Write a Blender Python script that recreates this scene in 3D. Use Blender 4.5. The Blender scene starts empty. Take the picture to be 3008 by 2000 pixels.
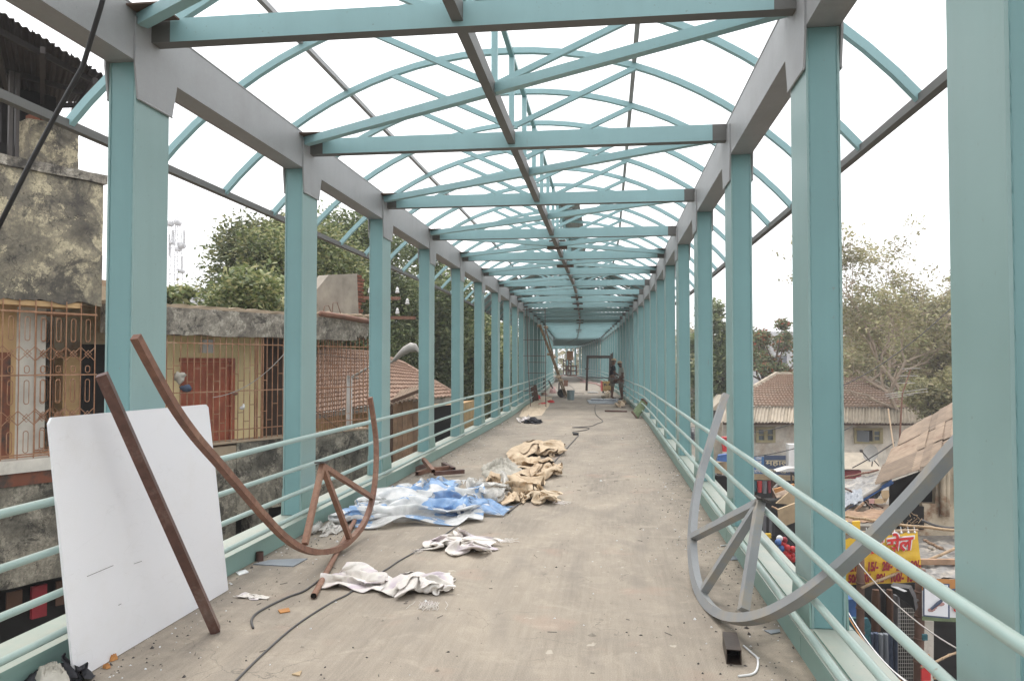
import bpy, bmesh, math, random
import numpy as np
from mathutils import Vector, Matrix, noise

random.seed(7); RNG = np.random.default_rng(7)
SC = bpy.context.scene
COL = SC.collection
# ------------------------------------------------------------------ camera
F = 2285.0; CX, CY = 1504.0, 1000.0
YAW = math.radians(7.0326); PITCH = math.radians(1.6545); HCAM = 1.6
cam = bpy.data.cameras.new('camera'); cam.sensor_width = 36.0; cam.lens = F/3008*36.0
cam.clip_start = 0.05; cam.clip_end = 2500
camo = bpy.data.objects.new('camera', cam); COL.objects.link(camo)
camo.location = (0, 0, HCAM); camo.rotation_euler = (math.pi/2+PITCH, 0, YAW)
SC.camera = camo
# ------------------------------------------------------------------ light
EL, AZ = math.radians(62), math.radians(-22)     # soft sun behind cloud, high on the left
wd = bpy.data.worlds.new('World'); SC.world = wd; wd.use_nodes = True
wn, wl = wd.node_tree.nodes, wd.node_tree.links; wn.clear()
sky = wn.new('ShaderNodeTexSky'); sky.sky_type = 'NISHITA'; sky.sun_disc = False
sky.sun_elevation = EL; sky.sun_rotation = AZ; sky.air_density = 1.0; sky.dust_density = 2.0; sky.ozone_density = 1.0
hs = wn.new('ShaderNodeHueSaturation'); hs.inputs['Saturation'].default_value = 0.12; hs.inputs['Value'].default_value = 1.0
bg = wn.new('ShaderNodeBackground'); bg.inputs['Strength'].default_value = 0.15
wo = wn.new('ShaderNodeOutputWorld')
cl = wn.new('ShaderNodeMix'); cl.data_type = 'RGBA'; cl.inputs[0].default_value = .80; cl.inputs[7].default_value = (7.2, 7.25, 7.4, 1)   # even cloud cover in front of the sky
wl.new(sky.outputs[0], hs.inputs['Color']); wl.new(hs.outputs[0], cl.inputs[6]); wl.new(cl.outputs[2], bg.inputs['Color']); wl.new(bg.outputs[0], wo.inputs[0])
sl = bpy.data.lights.new('sun', 'SUN'); sl.energy = 1.3; sl.angle = math.radians(25); sl.color = (1, .955, .9)
so = bpy.data.objects.new('sun', sl); COL.objects.link(so)
# direction towards the sun: rotation measured like the sky's (0 = +Y, positive to +X)
sd = Vector((math.sin(AZ)*math.cos(EL), math.cos(AZ)*math.cos(EL), math.sin(EL)))
so.rotation_euler = sd.to_track_quat('Z', 'Y').to_euler()
SC.view_settings.view_transform = 'Standard'; SC.view_settings.look = 'None'
SC.view_settings.exposure = 0.93; SC.view_settings.gamma = 1.0; SC.view_settings.use_curve_mapping = False
SC.render.engine = 'CYCLES'
SC.cycles.max_bounces = 6; SC.cycles.diffuse_bounces = 4; SC.cycles.transparent_max_bounces = 8
SC.cycles.caustics_reflective = False; SC.cycles.caustics_refractive = False
SC.cycles.use_denoising = True

# ------------------------------------------------------------------ fabric: a few square sheets crumpled by the cloth solver, reused below
def cloth_sheet(seed, mode, n=38, frames=46):
    fm = bpy.data.meshes.new('floor_tmp'); fm.from_pydata([(-4,-4,0),(4,-4,0),(4,4,0),(-4,4,0)], [], [(0,1,2,3)]); fl_ = bpy.data.objects.new('floor_tmp', fm); COL.objects.link(fl_)
    fl_.modifiers.new('c', 'COLLISION'); fl_.collision.thickness_outer = .006; fl_.collision.cloth_friction = 40
    start = []
    for i in range(n):
        for j in range(n):
            u = i/(n-1)-.5; v = j/(n-1)-.5; w = Vector((u*3+seed*7, v*3, seed))
            if mode == 0: q = (u*.62+.10*noise.noise(w), v*.62+.10*noise.noise(w+Vector((5,0,0))), .30+.22*noise.noise(w*1.6+Vector((0,9,0)))+.10*math.sin(u*17+seed)*math.cos(v*9+seed*2))
            elif mode == 1: q = (u*.95+.05*noise.noise(w), v*.38+.08*noise.noise(w+Vector((5,0,0))), .28+.13*math.sin(v*26+3*noise.noise(w))+.10*noise.noise(w*1.5))
            else: a = v*math.pi*1.3; q = (u*.9+.04*noise.noise(w), .26*math.sin(a)+.08*noise.noise(w), .22-.14*math.cos(a)+.12*noise.noise(w*1.3)+.08)
            start.append(q)
    fc = [(i*n+j, i*n+n+j, i*n+n+j+1, i*n+j+1) for i in range(n-1) for j in range(n-1)]
    me = bpy.data.meshes.new('sheet_tmp'); me.from_pydata([(i/(n-1)-.5, j/(n-1)-.5, .5) for i in range(n) for j in range(n)], [], fc)
    o = bpy.data.objects.new('sheet_tmp', me); COL.objects.link(o); o.shape_key_add(name='Basis'); k = o.shape_key_add(name='start')
    for i, q in enumerate(start): k.data[i].co = q
    k.value = 1.0; m = o.modifiers.new('c', 'CLOTH'); st = m.settings; st.quality = 6; st.mass = .15; st.tension_stiffness = 12; st.compression_stiffness = 12
    st.shear_stiffness = 4; st.bending_stiffness = .08 if mode else .03; st.air_damping = 2; st.rest_shape_key = me.shape_keys.key_blocks['Basis']
    c = m.collision_settings; c.use_self_collision = True; c.self_distance_min = .007; c.distance_min = .006; c.self_friction = 20; c.collision_quality = 3
    m.point_cache.frame_end = frames+1; SC.frame_end = frames+1
    for fr in range(1, frames+1): SC.frame_set(fr)
    e = o.evaluated_get(bpy.context.evaluated_depsgraph_get()); P = np.array([v.co[:] for v in e.data.vertices])
    bpy.data.objects.remove(o); bpy.data.objects.remove(fl_); SC.frame_set(1); P -= P.min(0); return P.reshape(n, n, 3)
CLP = {'a': cloth_sheet(1, 0), 'c': cloth_sheet(3, 1), 'd': cloth_sheet(4, 2), 'e': cloth_sheet(5, 1)}
CLP['b'] = CLP['a'][::-1].copy()

# ------------------------------------------------------------------ surveying helpers: photo point -> place on a known plane
_r = np.array([math.cos(YAW), math.sin(YAW), 0.]); _f = np.array([-math.sin(YAW)*math.cos(PITCH), math.cos(YAW)*math.cos(PITCH), math.sin(PITCH)])
_u = np.cross(_r, _f); _C = np.array([0, 0, HCAM])
FH = np.array([-math.sin(YAW), math.cos(YAW), 0.])        # level forward
def ray(p): return _f + (p[0]-CX)/F*_r - (p[1]-CY)/F*_u
def onplane(p, P0, n):
    d = ray(p); P0 = np.array(P0, float); n = np.array(n, float)
    return Vector(_C + d*(((P0-_C)@n)/(d@n)))
def UX(p, c): return onplane(p, (c, 0, 0), (1, 0, 0))
def UZ(p, c=0.): return onplane(p, (0, 0, c), (0, 0, 1))
def CD(p, D): return onplane(p, _C+FH*D, FH)
def v_(x, y): return (x*1.2757, y*1.2757)
def c4(x, y): return (2000+x/2.34, 850+y/2.34)
def c5(x, y): return (2000+x/2.24, 1300+y/2.24)
def c3(x, y): return (1400+x/3.136, 850+y/3.136)
def cm(x, y): return (1550+x/4.48, 950+y/4.48)

# ------------------------------------------------------------------ mesh helpers
class MB:
    def __init__(s): s.v = []; s.f = []; s.m = []
    def add(s, vs, fs, mi=0):
        b = len(s.v); s.v += [tuple(q) for q in vs]; s.f += [tuple(i+b for i in f) for f in fs]; s.m += [mi]*len(fs); return s
    def box(s, x0, x1, y0, y1, z0, z1, mi=0, bottom=None):
        s.add([(x0,y0,z0),(x1,y0,z0),(x1,y1,z0),(x0,y1,z0),(x0,y0,z1),(x1,y0,z1),(x1,y1,z1),(x0,y1,z1)],
              [(0,3,2,1),(4,5,6,7),(0,1,5,4),(1,2,6,5),(2,3,7,6),(3,0,4,7)], mi)
        if bottom is not None: s.m[-6] = bottom
        return s
    def obox(s, c, ax, ay, az, mi=0):
        c, ax, ay, az = map(Vector, (c, ax, ay, az)); P = []
        for k in (-1, 1):
            for i, j in ((-1,-1),(1,-1),(1,1),(-1,1)): P.append(c+ax*i+ay*j+az*k)
        return s.add(P, [(0,3,2,1),(4,5,6,7),(0,1,5,4),(1,2,6,5),(2,3,7,6),(3,0,4,7)], mi)
    def beam(s, a, b, w, h, up=(0,0,1), mi=0):
        a, b, up = Vector(a), Vector(b), Vector(up); d = (b-a); l = d.length; d.normalize()
        x = d.cross(up)
        if x.length < 1e-4: x = d.cross(Vector((1,0,0)))
        x.normalize(); z = x.cross(d)
        return s.obox((a+b)/2, d*l/2, x*w/2, z*h/2, mi)
    def sweep(s, pts, prof, up=(0,0,1), mi=0, cap=True, upf=None, scale=None):
        pts = [Vector(p) for p in pts]; n = len(pts); k = len(prof); up = Vector(up); V = []
        for i, p in enumerate(pts):
            d = (pts[min(i+1,n-1)]-pts[max(i-1,0)]).normalized()
            x = d.cross(up if upf is None else Vector(upf(i)))
            if x.length < 1e-4: x = d.cross(Vector((1,0,.1)))
            x.normalize(); z = x.cross(d); sc = 1 if scale is None else scale[i]
            for a, b in prof: V.append(p+x*a*sc+z*b*sc)
        Fc = []
        for i in range(n-1):
            for j in range(k):
                j2 = (j+1) % k; Fc.append((i*k+j, i*k+j2, (i+1)*k+j2, (i+1)*k+j))
        if cap: Fc += [tuple(range(k-1,-1,-1)), tuple((n-1)*k+j for j in range(k))]
        return s.add(V, Fc, mi)
    def tube(s, pts, r, n=8, mi=0, cap=True, up=(0,0,1)):
        if isinstance(r, (list, tuple)): sc = list(r); r0 = 1
        else: sc = None; r0 = r
        return s.sweep(pts, [(r0*math.cos(2*math.pi*i/n), r0*math.sin(2*math.pi*i/n)) for i in range(n)], up, mi, cap, scale=sc)
    def prism(s, poly, th, mi=0):
        poly = [Vector(p) for p in poly]; th = Vector(th); n = len(poly)
        return s.add(poly+[p+th for p in poly], [tuple(range(n-1,-1,-1)), tuple(range(n,2*n))]+[(i,(i+1)%n,n+(i+1)%n,n+i) for i in range(n)], mi)
    def grid(s, P, mi=0, closed=False):
        nu, nv = len(P), len(P[0]); V = [q for row in P for q in row]; Fc = []
        for i in range(nu-1):
            for j in range(nv if closed else nv-1): j2 = (j+1) % nv; Fc.append((i*nv+j, (i+1)*nv+j, (i+1)*nv+j2, i*nv+j2))
        return s.add(V, Fc, mi)
    def sphere(s, c, rx, ry, rz, nu=8, nv=12, mi=0):
        P = [[(c[0]+rx*math.sin(a)*math.cos(b), c[1]+ry*math.sin(a)*math.sin(b), c[2]+rz*math.cos(a))
              for b in [2*math.pi*j/nv for j in range(nv)]] for a in [math.pi*(.02+.96*i/nu) for i in range(nu+1)]]
        b0 = len(s.v); s.grid(P, mi, True)
        s.f += [tuple(b0+j for j in range(nv)), tuple(b0+nu*nv+j for j in range(nv-1,-1,-1))]; s.m += [mi, mi]; return s
WO = {}
def tagp(o, **kw):
    for k, v in kw.items():
        if v is not None: o[k] = v
    return o
def mesh_of(name, mb, mats, origin=Vector((0,0,0)), smooth=False):
    me = bpy.data.meshes.new(name)
    me.from_pydata([(x-origin[0], y-origin[1], z-origin[2]) for x, y, z in mb.v], [], mb.f)
    mats = mats if isinstance(mats, (list, tuple)) else [mats]
    for m in mats: me.materials.append(m)
    if len(mats) > 1: me.polygons.foreach_set('material_index', mb.m)
    if smooth: me.polygons.foreach_set('use_smooth', [True]*len(me.polygons))
    me.update(); return me
def build(name, mb, mats, parent=None, origin=None, smooth=False, **kw):
    """mesh object from vertices given in world space"""
    if parent is not None: base = WO[parent]
    elif origin is not None: base = Vector(origin)
    else:
        xs, ys, zs = zip(*mb.v); base = Vector(((min(xs)+max(xs))/2, (min(ys)+max(ys))/2, min(zs)))
    o = bpy.data.objects.new(name, mesh_of(name, mb, mats, base, smooth)); COL.objects.link(o)
    if parent is not None: o.parent = parent
    else: o.location = base
    WO[o] = base; return tagp(o, **kw)
def thing(name, label, cat, loc, group=None, **kw):
    o = bpy.data.objects.new(name, None); COL.objects.link(o); o.location = loc; o.empty_display_size = .3
    WO[o] = Vector(loc); return tagp(o, label=label, category=cat, group=group, **kw)
def inst(name, me, parent=None, loc=(0,0,0), rz=0., **kw):
    o = bpy.data.objects.new(name, me); COL.objects.link(o); o.parent = parent; o.location = loc; o.rotation_euler = (0,0,rz)
    return tagp(o, **kw)

# ------------------------------------------------------------------ materials
def NT(name):
    m = bpy.data.materials.new(name); m.use_nodes = True; t = m.node_tree; b = t.nodes['Principled BSDF']; return m, t, b
def nd(t, ty, **inp):
    n = t.nodes.new(ty)
    for k, v in inp.items(): n.inputs[k.replace('_', ' ')].default_value = v
    return n
def coords(t, scale=(1,1,1), world=True):
    if world: g = t.nodes.new('ShaderNodeNewGeometry'); out = g.outputs['Position']
    else: g = t.nodes.new('ShaderNodeTexCoord'); out = g.outputs['Object']
    mp = t.nodes.new('ShaderNodeMapping'); mp.inputs['Scale'].default_value = scale; t.links.new(out, mp.inputs[0]); return mp.outputs[0]
def nz(t, vec, scale, detail=4, rough=.6, dist=0.):
    n = nd(t, 'ShaderNodeTexNoise', Scale=scale, Detail=detail, Roughness=rough, Distortion=dist); t.links.new(vec, n.inputs['Vector']); return n.outputs['Fac']
def ramp(t, fac, stops, const=False):
    r = t.nodes.new('ShaderNodeValToRGB'); e = r.color_ramp.elements
    if const: r.color_ramp.interpolation = 'CONSTANT'
    while len(e) < len(stops): e.new(.5)
    for i, (p, c) in enumerate(stops):
        e[i].position = p; e[i].color = (*c, 1) if isinstance(c, (tuple, list)) else (c, c, c, 1)
    t.links.new(fac, r.inputs[0]); return r.outputs[0]
def mix(t, fac, a, b, mode='MIX'):
    n = t.nodes.new('ShaderNodeMix'); n.data_type = 'RGBA'; n.blend_type = mode
    for s, v in ((n.inputs[0], fac), (n.inputs[6], a), (n.inputs[7], b)):
        if isinstance(v, (int, float)): s.default_value = v if s.type == 'VALUE' else (v, v, v, 1)
        elif isinstance(v, (tuple, list)): s.default_value = (*v, 1)
        else: t.links.new(v, s)
    return n.outputs[2]
def bump(t, b, h, strength=.3, dist=.01):
    n = nd(t, 'ShaderNodeBump', Strength=strength, Distance=dist); t.links.new(h, n.inputs['Height']); t.links.new(n.outputs[0], b.inputs['Normal'])
def simple(name, col, rough=.7, metal=0., var=.18, vscale=3., bs=.15, bscale=40., world=False, dirt=None, dscale=1.5, dpos=(.55,.7), ov=0.):
    m, t, b = NT(name); c = coords(t, world=world); n = nz(t, c, vscale)
    lo = tuple(x*(1-var) for x in col); hi = tuple(min(1, x*(1+var)) for x in col)
    out = ramp(t, n, [(.3, lo), (.7, hi)])
    if dirt is not None:
        d = nz(t, c, dscale, 6, .7); out = mix(t, ramp(t, d, [(dpos[0], 0.), (dpos[1], 1.)]), out, dirt)
    if ov:
        oi = t.nodes.new('ShaderNodeObjectInfo'); out = mix(t, 1., out, ramp(t, oi.outputs['Random'], [(0., 1-ov), (1., 1+ov)]), 'MULTIPLY')
    t.links.new(out, b.inputs['Base Color']); b.inputs['Roughness'].default_value = rough; b.inputs['Metallic'].default_value = metal
    if bs: bump(t, b, nz(t, c, bscale, 3), bs, .004)
    return m
def paint(name, col, rough=.38, dust=(.42,.38,.31), amt=.5, scratch=False, dmin=.35):
    m, t, b = NT(name); c = coords(t)
    n1 = nz(t, c, 1.1, 5, .6); n2 = nz(t, coords(t, (9,9,.7)), 1.0, 4)
    base = ramp(t, n1, [(.25, tuple(x*.90 for x in col)), (.75, tuple(min(1,x*1.08) for x in col))])
    base = mix(t, ramp(t, n2, [(.45, 0.), (.9, .35)]), base, tuple(x*.78 for x in col))
    g = t.nodes.new('ShaderNodeNewGeometry'); sx = t.nodes.new('ShaderNodeSeparateXYZ'); t.links.new(g.outputs['Normal'], sx.inputs[0])
    up = ramp(t, sx.outputs['Z'], [(.55, 0.), (.95, amt)]); up = mix(t, 1., up, ramp(t, nz(t, c, 6, 5), [(.3,dmin),(.7,1.)]), 'MULTIPLY')
    base = mix(t, up, base, dust)
    sp = ramp(t, nz(t, c, 45, 2), [(.70, 0.), (.75, .6)]); base = mix(t, sp, base, (.20,.24,.22))
    # thin rust runs and, on bare primer, pale scratches
    rr = mix(t, 1., ramp(t, nz(t, coords(t, (30,30,1.6)), 1.0, 3), [(.66,0.),(.72,1.)]), ramp(t, nz(t, c, 2.3, 5), [(.56,0.),(.66,.55)]), 'MULTIPLY'); base = mix(t, rr, base, (.20,.13,.08))
    if scratch:
        sc_ = nz(t, coords(t, (3,3,14)), 2.4, 6, .8, 1.2); base = mix(t, ramp(t, sc_, [(.497,0.),(.5,.45),(.503,0.)]), base, (.62,.62,.60))
        base = mix(t, ramp(t, nz(t, c, 2.0, 7, .7), [(.45,0.),(.75,.35)]), base, (.20,.19,.18))
    t.links.new(base, b.inputs['Base Color']); b.inputs['Roughness'].default_value = rough
    t.links.new(ramp(t, n1, [(.2, rough-.06), (.8, rough+.14)]), b.inputs['Roughness'])
    bump(t, b, nz(t, c, 14, 5), .12, .004); return m
M = {}
M['teal'] = paint('teal_paint', (.172,.325,.332), .34)
M['tealsidelit'] = paint('teal_paint_side_lit', (.255,.38,.37), .34)  # paler copy of teal: side light and sheen on the column plates painted in
M['tealroof'] = paint('teal_roof_bounce_lit', (.28,.455,.475), .4)  # teal lightened: bounce light from the deck put into the roof members' colour
M['primershade'] = paint('grey_primer_with_shade', (.125,.122,.115), .5)  # grey primer with the shade of beam and tube undersides painted in
M['rail'] = paint('rail_paint', (.32,.43,.40), .28, amt=.35)
M['kerb'] = paint('kerb_paint', (.22,.345,.31), .45, (.42,.40,.335), amt=.85, dmin=.55)
M['primer'] = paint('grey_primer', (.315,.318,.325), .42, scratch=True)
M['darksteel'] = simple('dark_steel', (.06,.05,.045), .6)
M['bracketbrown'] = simple('bracket_rust', (.11,.07,.05), .7)
def rust(name, a, b_, c_, rough=.6):
    m, t, b = NT(name); c = coords(t, world=False); n = nz(t, c, 3., 8, .75); n2 = nz(t, c, 25, 4)
    o = ramp(t, n, [(.3, a), (.52, b_), (.72, c_)]); o = mix(t, ramp(t, n2, [(.45,0.),(.75,.45)]), o, tuple(x*.5 for x in a))
    t.links.new(o, b.inputs['Base Color']); b.inputs['Roughness'].default_value = rough; b.inputs['Metallic'].default_value = .15
    bump(t, b, nz(t, c, 60, 3), .3, .003); return m
M['rust'] = rust('rusty_tube', (.12,.058,.042), (.23,.11,.07), (.36,.23,.155))
M['rustlight'] = rust('rusty_light', (.20,.10,.065), (.27,.14,.09), (.34,.21,.14))
M['blackrust'] = rust('black_rust', (.025,.018,.015), (.05,.035,.028), (.13,.09,.065), .45)
M['rustdark'] = rust('rusty_dark', (.075,.040,.034), (.125,.062,.050), (.24,.17,.145), .42)
M['grill'] = rust('rusty_grille', (.26,.13,.07), (.40,.21,.12), (.55,.37,.25), .8)
M['greytube'] = simple('grey_primed_tube', (.27,.278,.285), .5, 0, .12, 2, .1, dirt=(.36,.30,.22), dscale=4, dpos=(.5,.75))
# deck concrete
def deckmat():
    m, t, b = NT('deck_concrete')
    cA = coords(t, (1, .35, 1)); cB = coords(t); cS = coords(t, (22, 1.1, 1)); cX = coords(t, (1.2, 16, 1))
    base = ramp(t, nz(t, cA, 1.5, 7, .62, .4), [(.28,(.195,.163,.13)), (.5,(.30,.252,.198)), (.72,(.40,.335,.26))])
    st = nz(t, cS, 1.6, 4, .7); base = mix(t, ramp(t, st, [(.35,.0),(.75,.5)]), base, (.42,.365,.295))
    sx = nz(t, cX, 1.2, 4, .7, .5); base = mix(t, ramp(t, sx, [(.5,0.),(.8,.35)]), base, (.25,.22,.19))
    # broom lines along the bridge
    w = nd(t, 'ShaderNodeTexWave', Scale=38., Distortion=2.2, Detail=3., Detail_Scale=.6); w.bands_direction = 'X'; t.links.new(coords(t,(1,.12,1)), w.inputs['Vector'])
    base = mix(t, .045, base, w.outputs['Color'], 'OVERLAY')
    pk = ramp(t, nz(t, cB, 1.4, 3), [(.60,0.),(.70,.38)]); base = mix(t, pk, base, (.42,.275,.21))
    dk = ramp(t, nz(t, cB, .55, 6, .7, .6), [(.50,0.),(.70,.42)]); base = mix(t, dk, base, (.185,.163,.14))
    # trampled cement dust, pale blotches
    pl = ramp(t, nz(t, cB, 3.6, 8, .72, .8), [(.52,0.),(.64,.38)]); base = mix(t, pl, base, (.47,.40,.315))
    gr = ramp(t, nz(t, cB, 60, 3, .8), [(.62,0.),(.70,.45)]); base = mix(t, gr, base, (.14,.12,.11))
    g2 = ramp(t, nz(t, cB, 130, 2), [(.3,.82),(.7,1.15)]); base = mix(t, 1., base, g2, 'MULTIPLY')
    vo = nd(t, 'ShaderNodeTexVoronoi', Scale=1.7); vo.feature = 'DISTANCE_TO_EDGE'
    wv = t.nodes.new('ShaderNodeTexNoise'); wv.inputs['Scale'].default_value = 2.2; wv.inputs['Detail'].default_value = 7; t.links.new(cB, wv.inputs['Vector'])
    av = t.nodes.new('ShaderNodeVectorMath'); av.operation = 'MULTIPLY_ADD'; av.inputs[1].default_value = (.9,.9,0); t.links.new(wv.outputs['Color'], av.inputs[0]); t.links.new(cB, av.inputs[2]); t.links.new(av.outputs[0], vo.inputs['Vector'])
    crk = mix(t, 1., ramp(t, vo.outputs['Distance'], [(0.,.75),(.006,0.)]), ramp(t, nz(t, cB, .8, 2), [(.5,0.),(.58,1.)]), 'MULTIPLY'); base = mix(t, crk, base, (.11,.095,.08))
    # long faint wheel arcs: rings round far centres
    for cx0, cy0, sc0, am in ((9., 6., 5.5, .16), (-8., 2., 4.5, .12)):
        mpv = t.nodes.new('ShaderNodeMapping'); mpv.inputs['Location'].default_value = (-cx0, -cy0, 0); gv = t.nodes.new('ShaderNodeNewGeometry'); t.links.new(gv.outputs['Position'], mpv.inputs[0])
        rg = nd(t, 'ShaderNodeTexWave', Scale=sc0*.12, Distortion=1.5, Detail=3., Detail_Scale=.4); rg.wave_type = 'RINGS'; rg.rings_direction = 'Z'; t.links.new(mpv.outputs[0], rg.inputs['Vector'])
        base = mix(t, mix(t, 1., ramp(t, rg.outputs['Fac'], [(.80,0.),(.97,am*2)]), ramp(t, nz(t, cB, 1.1, 4), [(.42,0.),(.6,1.)]), 'MULTIPLY'), base, (.22,.19,.16))
    sp2 = ramp(t, nz(t, cB, 7, 3, .5), [(.70,0.),(.72,.7)]); base = mix(t, sp2, base, (.50,.44,.36))
    # dirt along both kerbs
    g = t.nodes.new('ShaderNodeNewGeometry'); sp = t.nodes.new('ShaderNodeSeparateXYZ'); t.links.new(g.outputs['Position'], sp.inputs[0])
    def edge(a, b2):
        mr = nd(t, 'ShaderNodeMapRange', From_Min=a, From_Max=b2); t.links.new(sp.outputs['X'], mr.inputs['Value']); return mr.outputs[0]
    for e in (edge(.35, 1.05), edge(-2.2, -2.85)):
        f = mix(t, 1., e, ramp(t, nz(t, cB, 4.5, 6, .75), [(.38,0.),(.6,1.)]), 'MULTIPLY'); base = mix(t, mix(t,.75,0.,f), base, (.17,.145,.12))
    t.links.new(base, b.inputs['Base Color']); b.inputs['Roughness'].default_value = .82
    mixh = mix(t, .12, nz(t, cB, 9, 8, .7), w.outputs['Color']); bump(t, b, mixh, .4, .008); return m
M['deck'] = deckmat()
def mould(name, clean, grime, black, sc=1.0, thr=.5, crack=True, streak=.55):
    m, t, b = NT(name); c = coords(t); cs = coords(t, (3.2,3.2,.55))
    n = nz(t, c, 1.3*sc, 9, .72, .3); s = nz(t, cs, 1.5*sc, 6, .7)
    o = ramp(t, n, [(thr-.16, black), (thr-.03, grime), (thr+.09, tuple((g+c_)/2 for g, c_ in zip(grime, clean))), (thr+.13, clean)])
    o = mix(t, ramp(t, s, [(.42,0.),(.68,streak)]), o, tuple(x*.6 for x in grime))
    pt = ramp(t, nz(t, c, 2.6*sc, 9, .78), [(.545,0.),(.565,1.)]); o = mix(t, mix(t,.85,0.,pt), o, clean); dk = ramp(t, nz(t, c, 2.0*sc, 9, .75, .5), [(.40,.85),(.46,0.)]); o = mix(t, dk, o, black)
    o = mix(t, ramp(t, nz(t, c, 22, 5, .8), [(.35,.55),(.65,0.)]), o, black)
    h = nz(t, c, 9, 8, .8)
    if crack:
        vo = nd(t, 'ShaderNodeTexVoronoi', Scale=1.5*sc); vo.feature = 'DISTANCE_TO_EDGE'
        dn = t.nodes.new('ShaderNodeTexNoise'); dn.inputs['Scale'].default_value = 3; dn.inputs['Detail'].default_value = 6; t.links.new(c, dn.inputs['Vector'])
        ad = t.nodes.new('ShaderNodeVectorMath'); ad.operation = 'ADD'; t.links.new(c, ad.inputs[0]); t.links.new(dn.outputs['Color'], ad.inputs[1]); t.links.new(ad.outputs[0], vo.inputs['Vector'])
        cr = ramp(t, vo.outputs['Distance'], [(.0,1.),(.012,0.)]); o = mix(t, mix(t,.8,0.,cr), o, (.02,.018,.015))
    t.links.new(o, b.inputs['Base Color']); b.inputs['Roughness'].default_value = .9; bump(t, b, h, .6, .02); return m
M['mould'] = mould('mouldy_plaster', (.68,.59,.40), (.215,.19,.145), (.075,.068,.06), 1.0, .50)
M['mouldL'] = mould('mouldy_lintel', (.60,.55,.46), (.32,.285,.235), (.045,.04,.035), 1.8, .48)
M['mouldD'] = mould('mouldy_dark_wall', (.50,.45,.36), (.22,.20,.16), (.04,.036,.03), 1.2, .49)
M['slabtop'] = simple('dusty_slab', (.40,.31,.22), .9, dirt=(.2,.13,.09), world=True)
M['yellow'] = simple('yellow_wall', (.86,.71,.40), .85, var=.1, vscale=1.2, world=True, dirt=(.62,.48,.25), dscale=2, dpos=(.6,.85))
M['whitegrey'] = simple('grey_wall', (.66,.62,.55), .85, world=True, dirt=(.45,.40,.34))
M['ochre'] = simple('ochre_wall', (.55,.36,.18), .85, world=True)
M['redDoor'] = simple('red_door', (.38,.10,.05), .55, world=True, var=.25)
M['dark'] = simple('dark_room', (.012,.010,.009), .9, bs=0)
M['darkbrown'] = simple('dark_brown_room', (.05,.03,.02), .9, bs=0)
M['darkroof'] = simple('shaded_corrugated', (.035,.028,.026), .7, world=True)  # near-black puts the shade under the shed roof into the colour
M['redband'] = simple('red_oxide_band', (.22,.075,.04), .8, world=True, dirt=(.07,.05,.04), dscale=3, dpos=(.45,.6))
M['brick'] = simple('brick', (.20,.075,.045), .9, var=.35, vscale=6, ov=.35)
def tilemat(name, a, b_, dirt_):
    m, t, b = NT(name); c = coords(t); o = ramp(t, nz(t, c, 6, 5, .8), [(.3,a),(.7,b_)])
    o = mix(t, ramp(t, nz(t, c, 1.1, 6, .7), [(.5,0.),(.7,.6)]), o, dirt_); t.links.new(o, b.inputs['Base Color']); b.inputs['Roughness'].default_value = .9; return m
M['tileR'] = tilemat('faded_clay_tile', (.34,.235,.18), (.46,.35,.275), (.34,.29,.24))
M['tileL'] = tilemat('clay_tile', (.29,.185,.135), (.42,.29,.22), (.26,.20,.16))
M['corrR'] = simple('cement_corrugated', (.44,.38,.30), .9, world=True, dirt=(.27,.23,.18), ov=.12)
M['corrB'] = simple('brown_corrugated', (.29,.215,.155), .8, world=True, var=.2, dirt=(.20,.13,.09), dscale=1.2, ov=.25)
M['cream'] = simple('cream_plaster', (.72,.66,.57), .9, world=True, dirt=(.48,.36,.26), dscale=.9, dpos=(.52,.75))
M['rustwall'] = simple('stained_cream_wall', (.50,.42,.31), .9, world=True, dirt=(.25,.13,.07), dscale=1.6, dpos=(.5,.65))
M['woodframe'] = simple('yellowed_frame', (.42,.36,.20), .7)
M['glassy'] = simple('dusty_pane', (.10,.12,.13), .25, bs=0)
M['wood'] = simple('weathered_wood', (.30,.19,.12), .85, world=True, var=.3, vscale=5, ov=.2)
M['timber'] = simple('dark_timber', (.10,.055,.035), .8)
M['bamboo'] = simple('bamboo', (.36,.25,.15), .6, var=.3, vscale=6)
M['bamboodark'] = simple('dark_pole', (.12,.065,.045), .7, var=.3)
M['white'] = simple('white_paint', (.72,.71,.69), .5, var=.05)
M['lampgrey'] = simple('lamp_grey', (.38,.36,.33), .6, dirt=(.3,.25,.2))
M['concrete'] = simple('bare_concrete', (.33,.29,.24), .9, world=True, var=.25, dirt=(.10,.08,.07), dscale=2)
M['far'] = simple('far_white_building', (.55,.55,.56), .9, world=True, dirt=(.38,.37,.37), dscale=.4)
M['farwin'] = simple('far_window', (.12,.13,.15), .6, bs=0)
M['ground'] = simple('street_dirt', (.17,.145,.12), .95, world=True, var=.3, vscale=.4)
M['road'] = simple('street_asphalt', (.06,.058,.055), .9, world=True, var=.25, vscale=.5)
M['black'] = simple('black_rubber', (.02,.02,.022), .5)
M['cable'] = simple('grey_cable', (.085,.08,.078), .55)
M['trunk'] = simple('bark', (.13,.10,.075), .95, world=True, var=.35)
M['paletrunk'] = simple('pale_bark', (.40,.32,.25), .95, world=True, var=.25)
M['bluetarp'] = simple('blue_tarp', (.05,.14,.38), .45, var=.3)
M['greytarp'] = simple('grey_tarp', (.19,.18,.17), .4, var=.5, vscale=2, world=True, dirt=(.38,.34,.29), dscale=3, dpos=(.5,.6))
M['signblue'] = simple('sign_dark_blue', (.06,.09,.17), .6, var=.1)
M['signlight'] = simple('sign_light_blue', (.07,.20,.44), .6, var=.1)
M['lettercream'] = simple('cream_letters', (.62,.54,.38), .7, bs=0)
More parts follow.
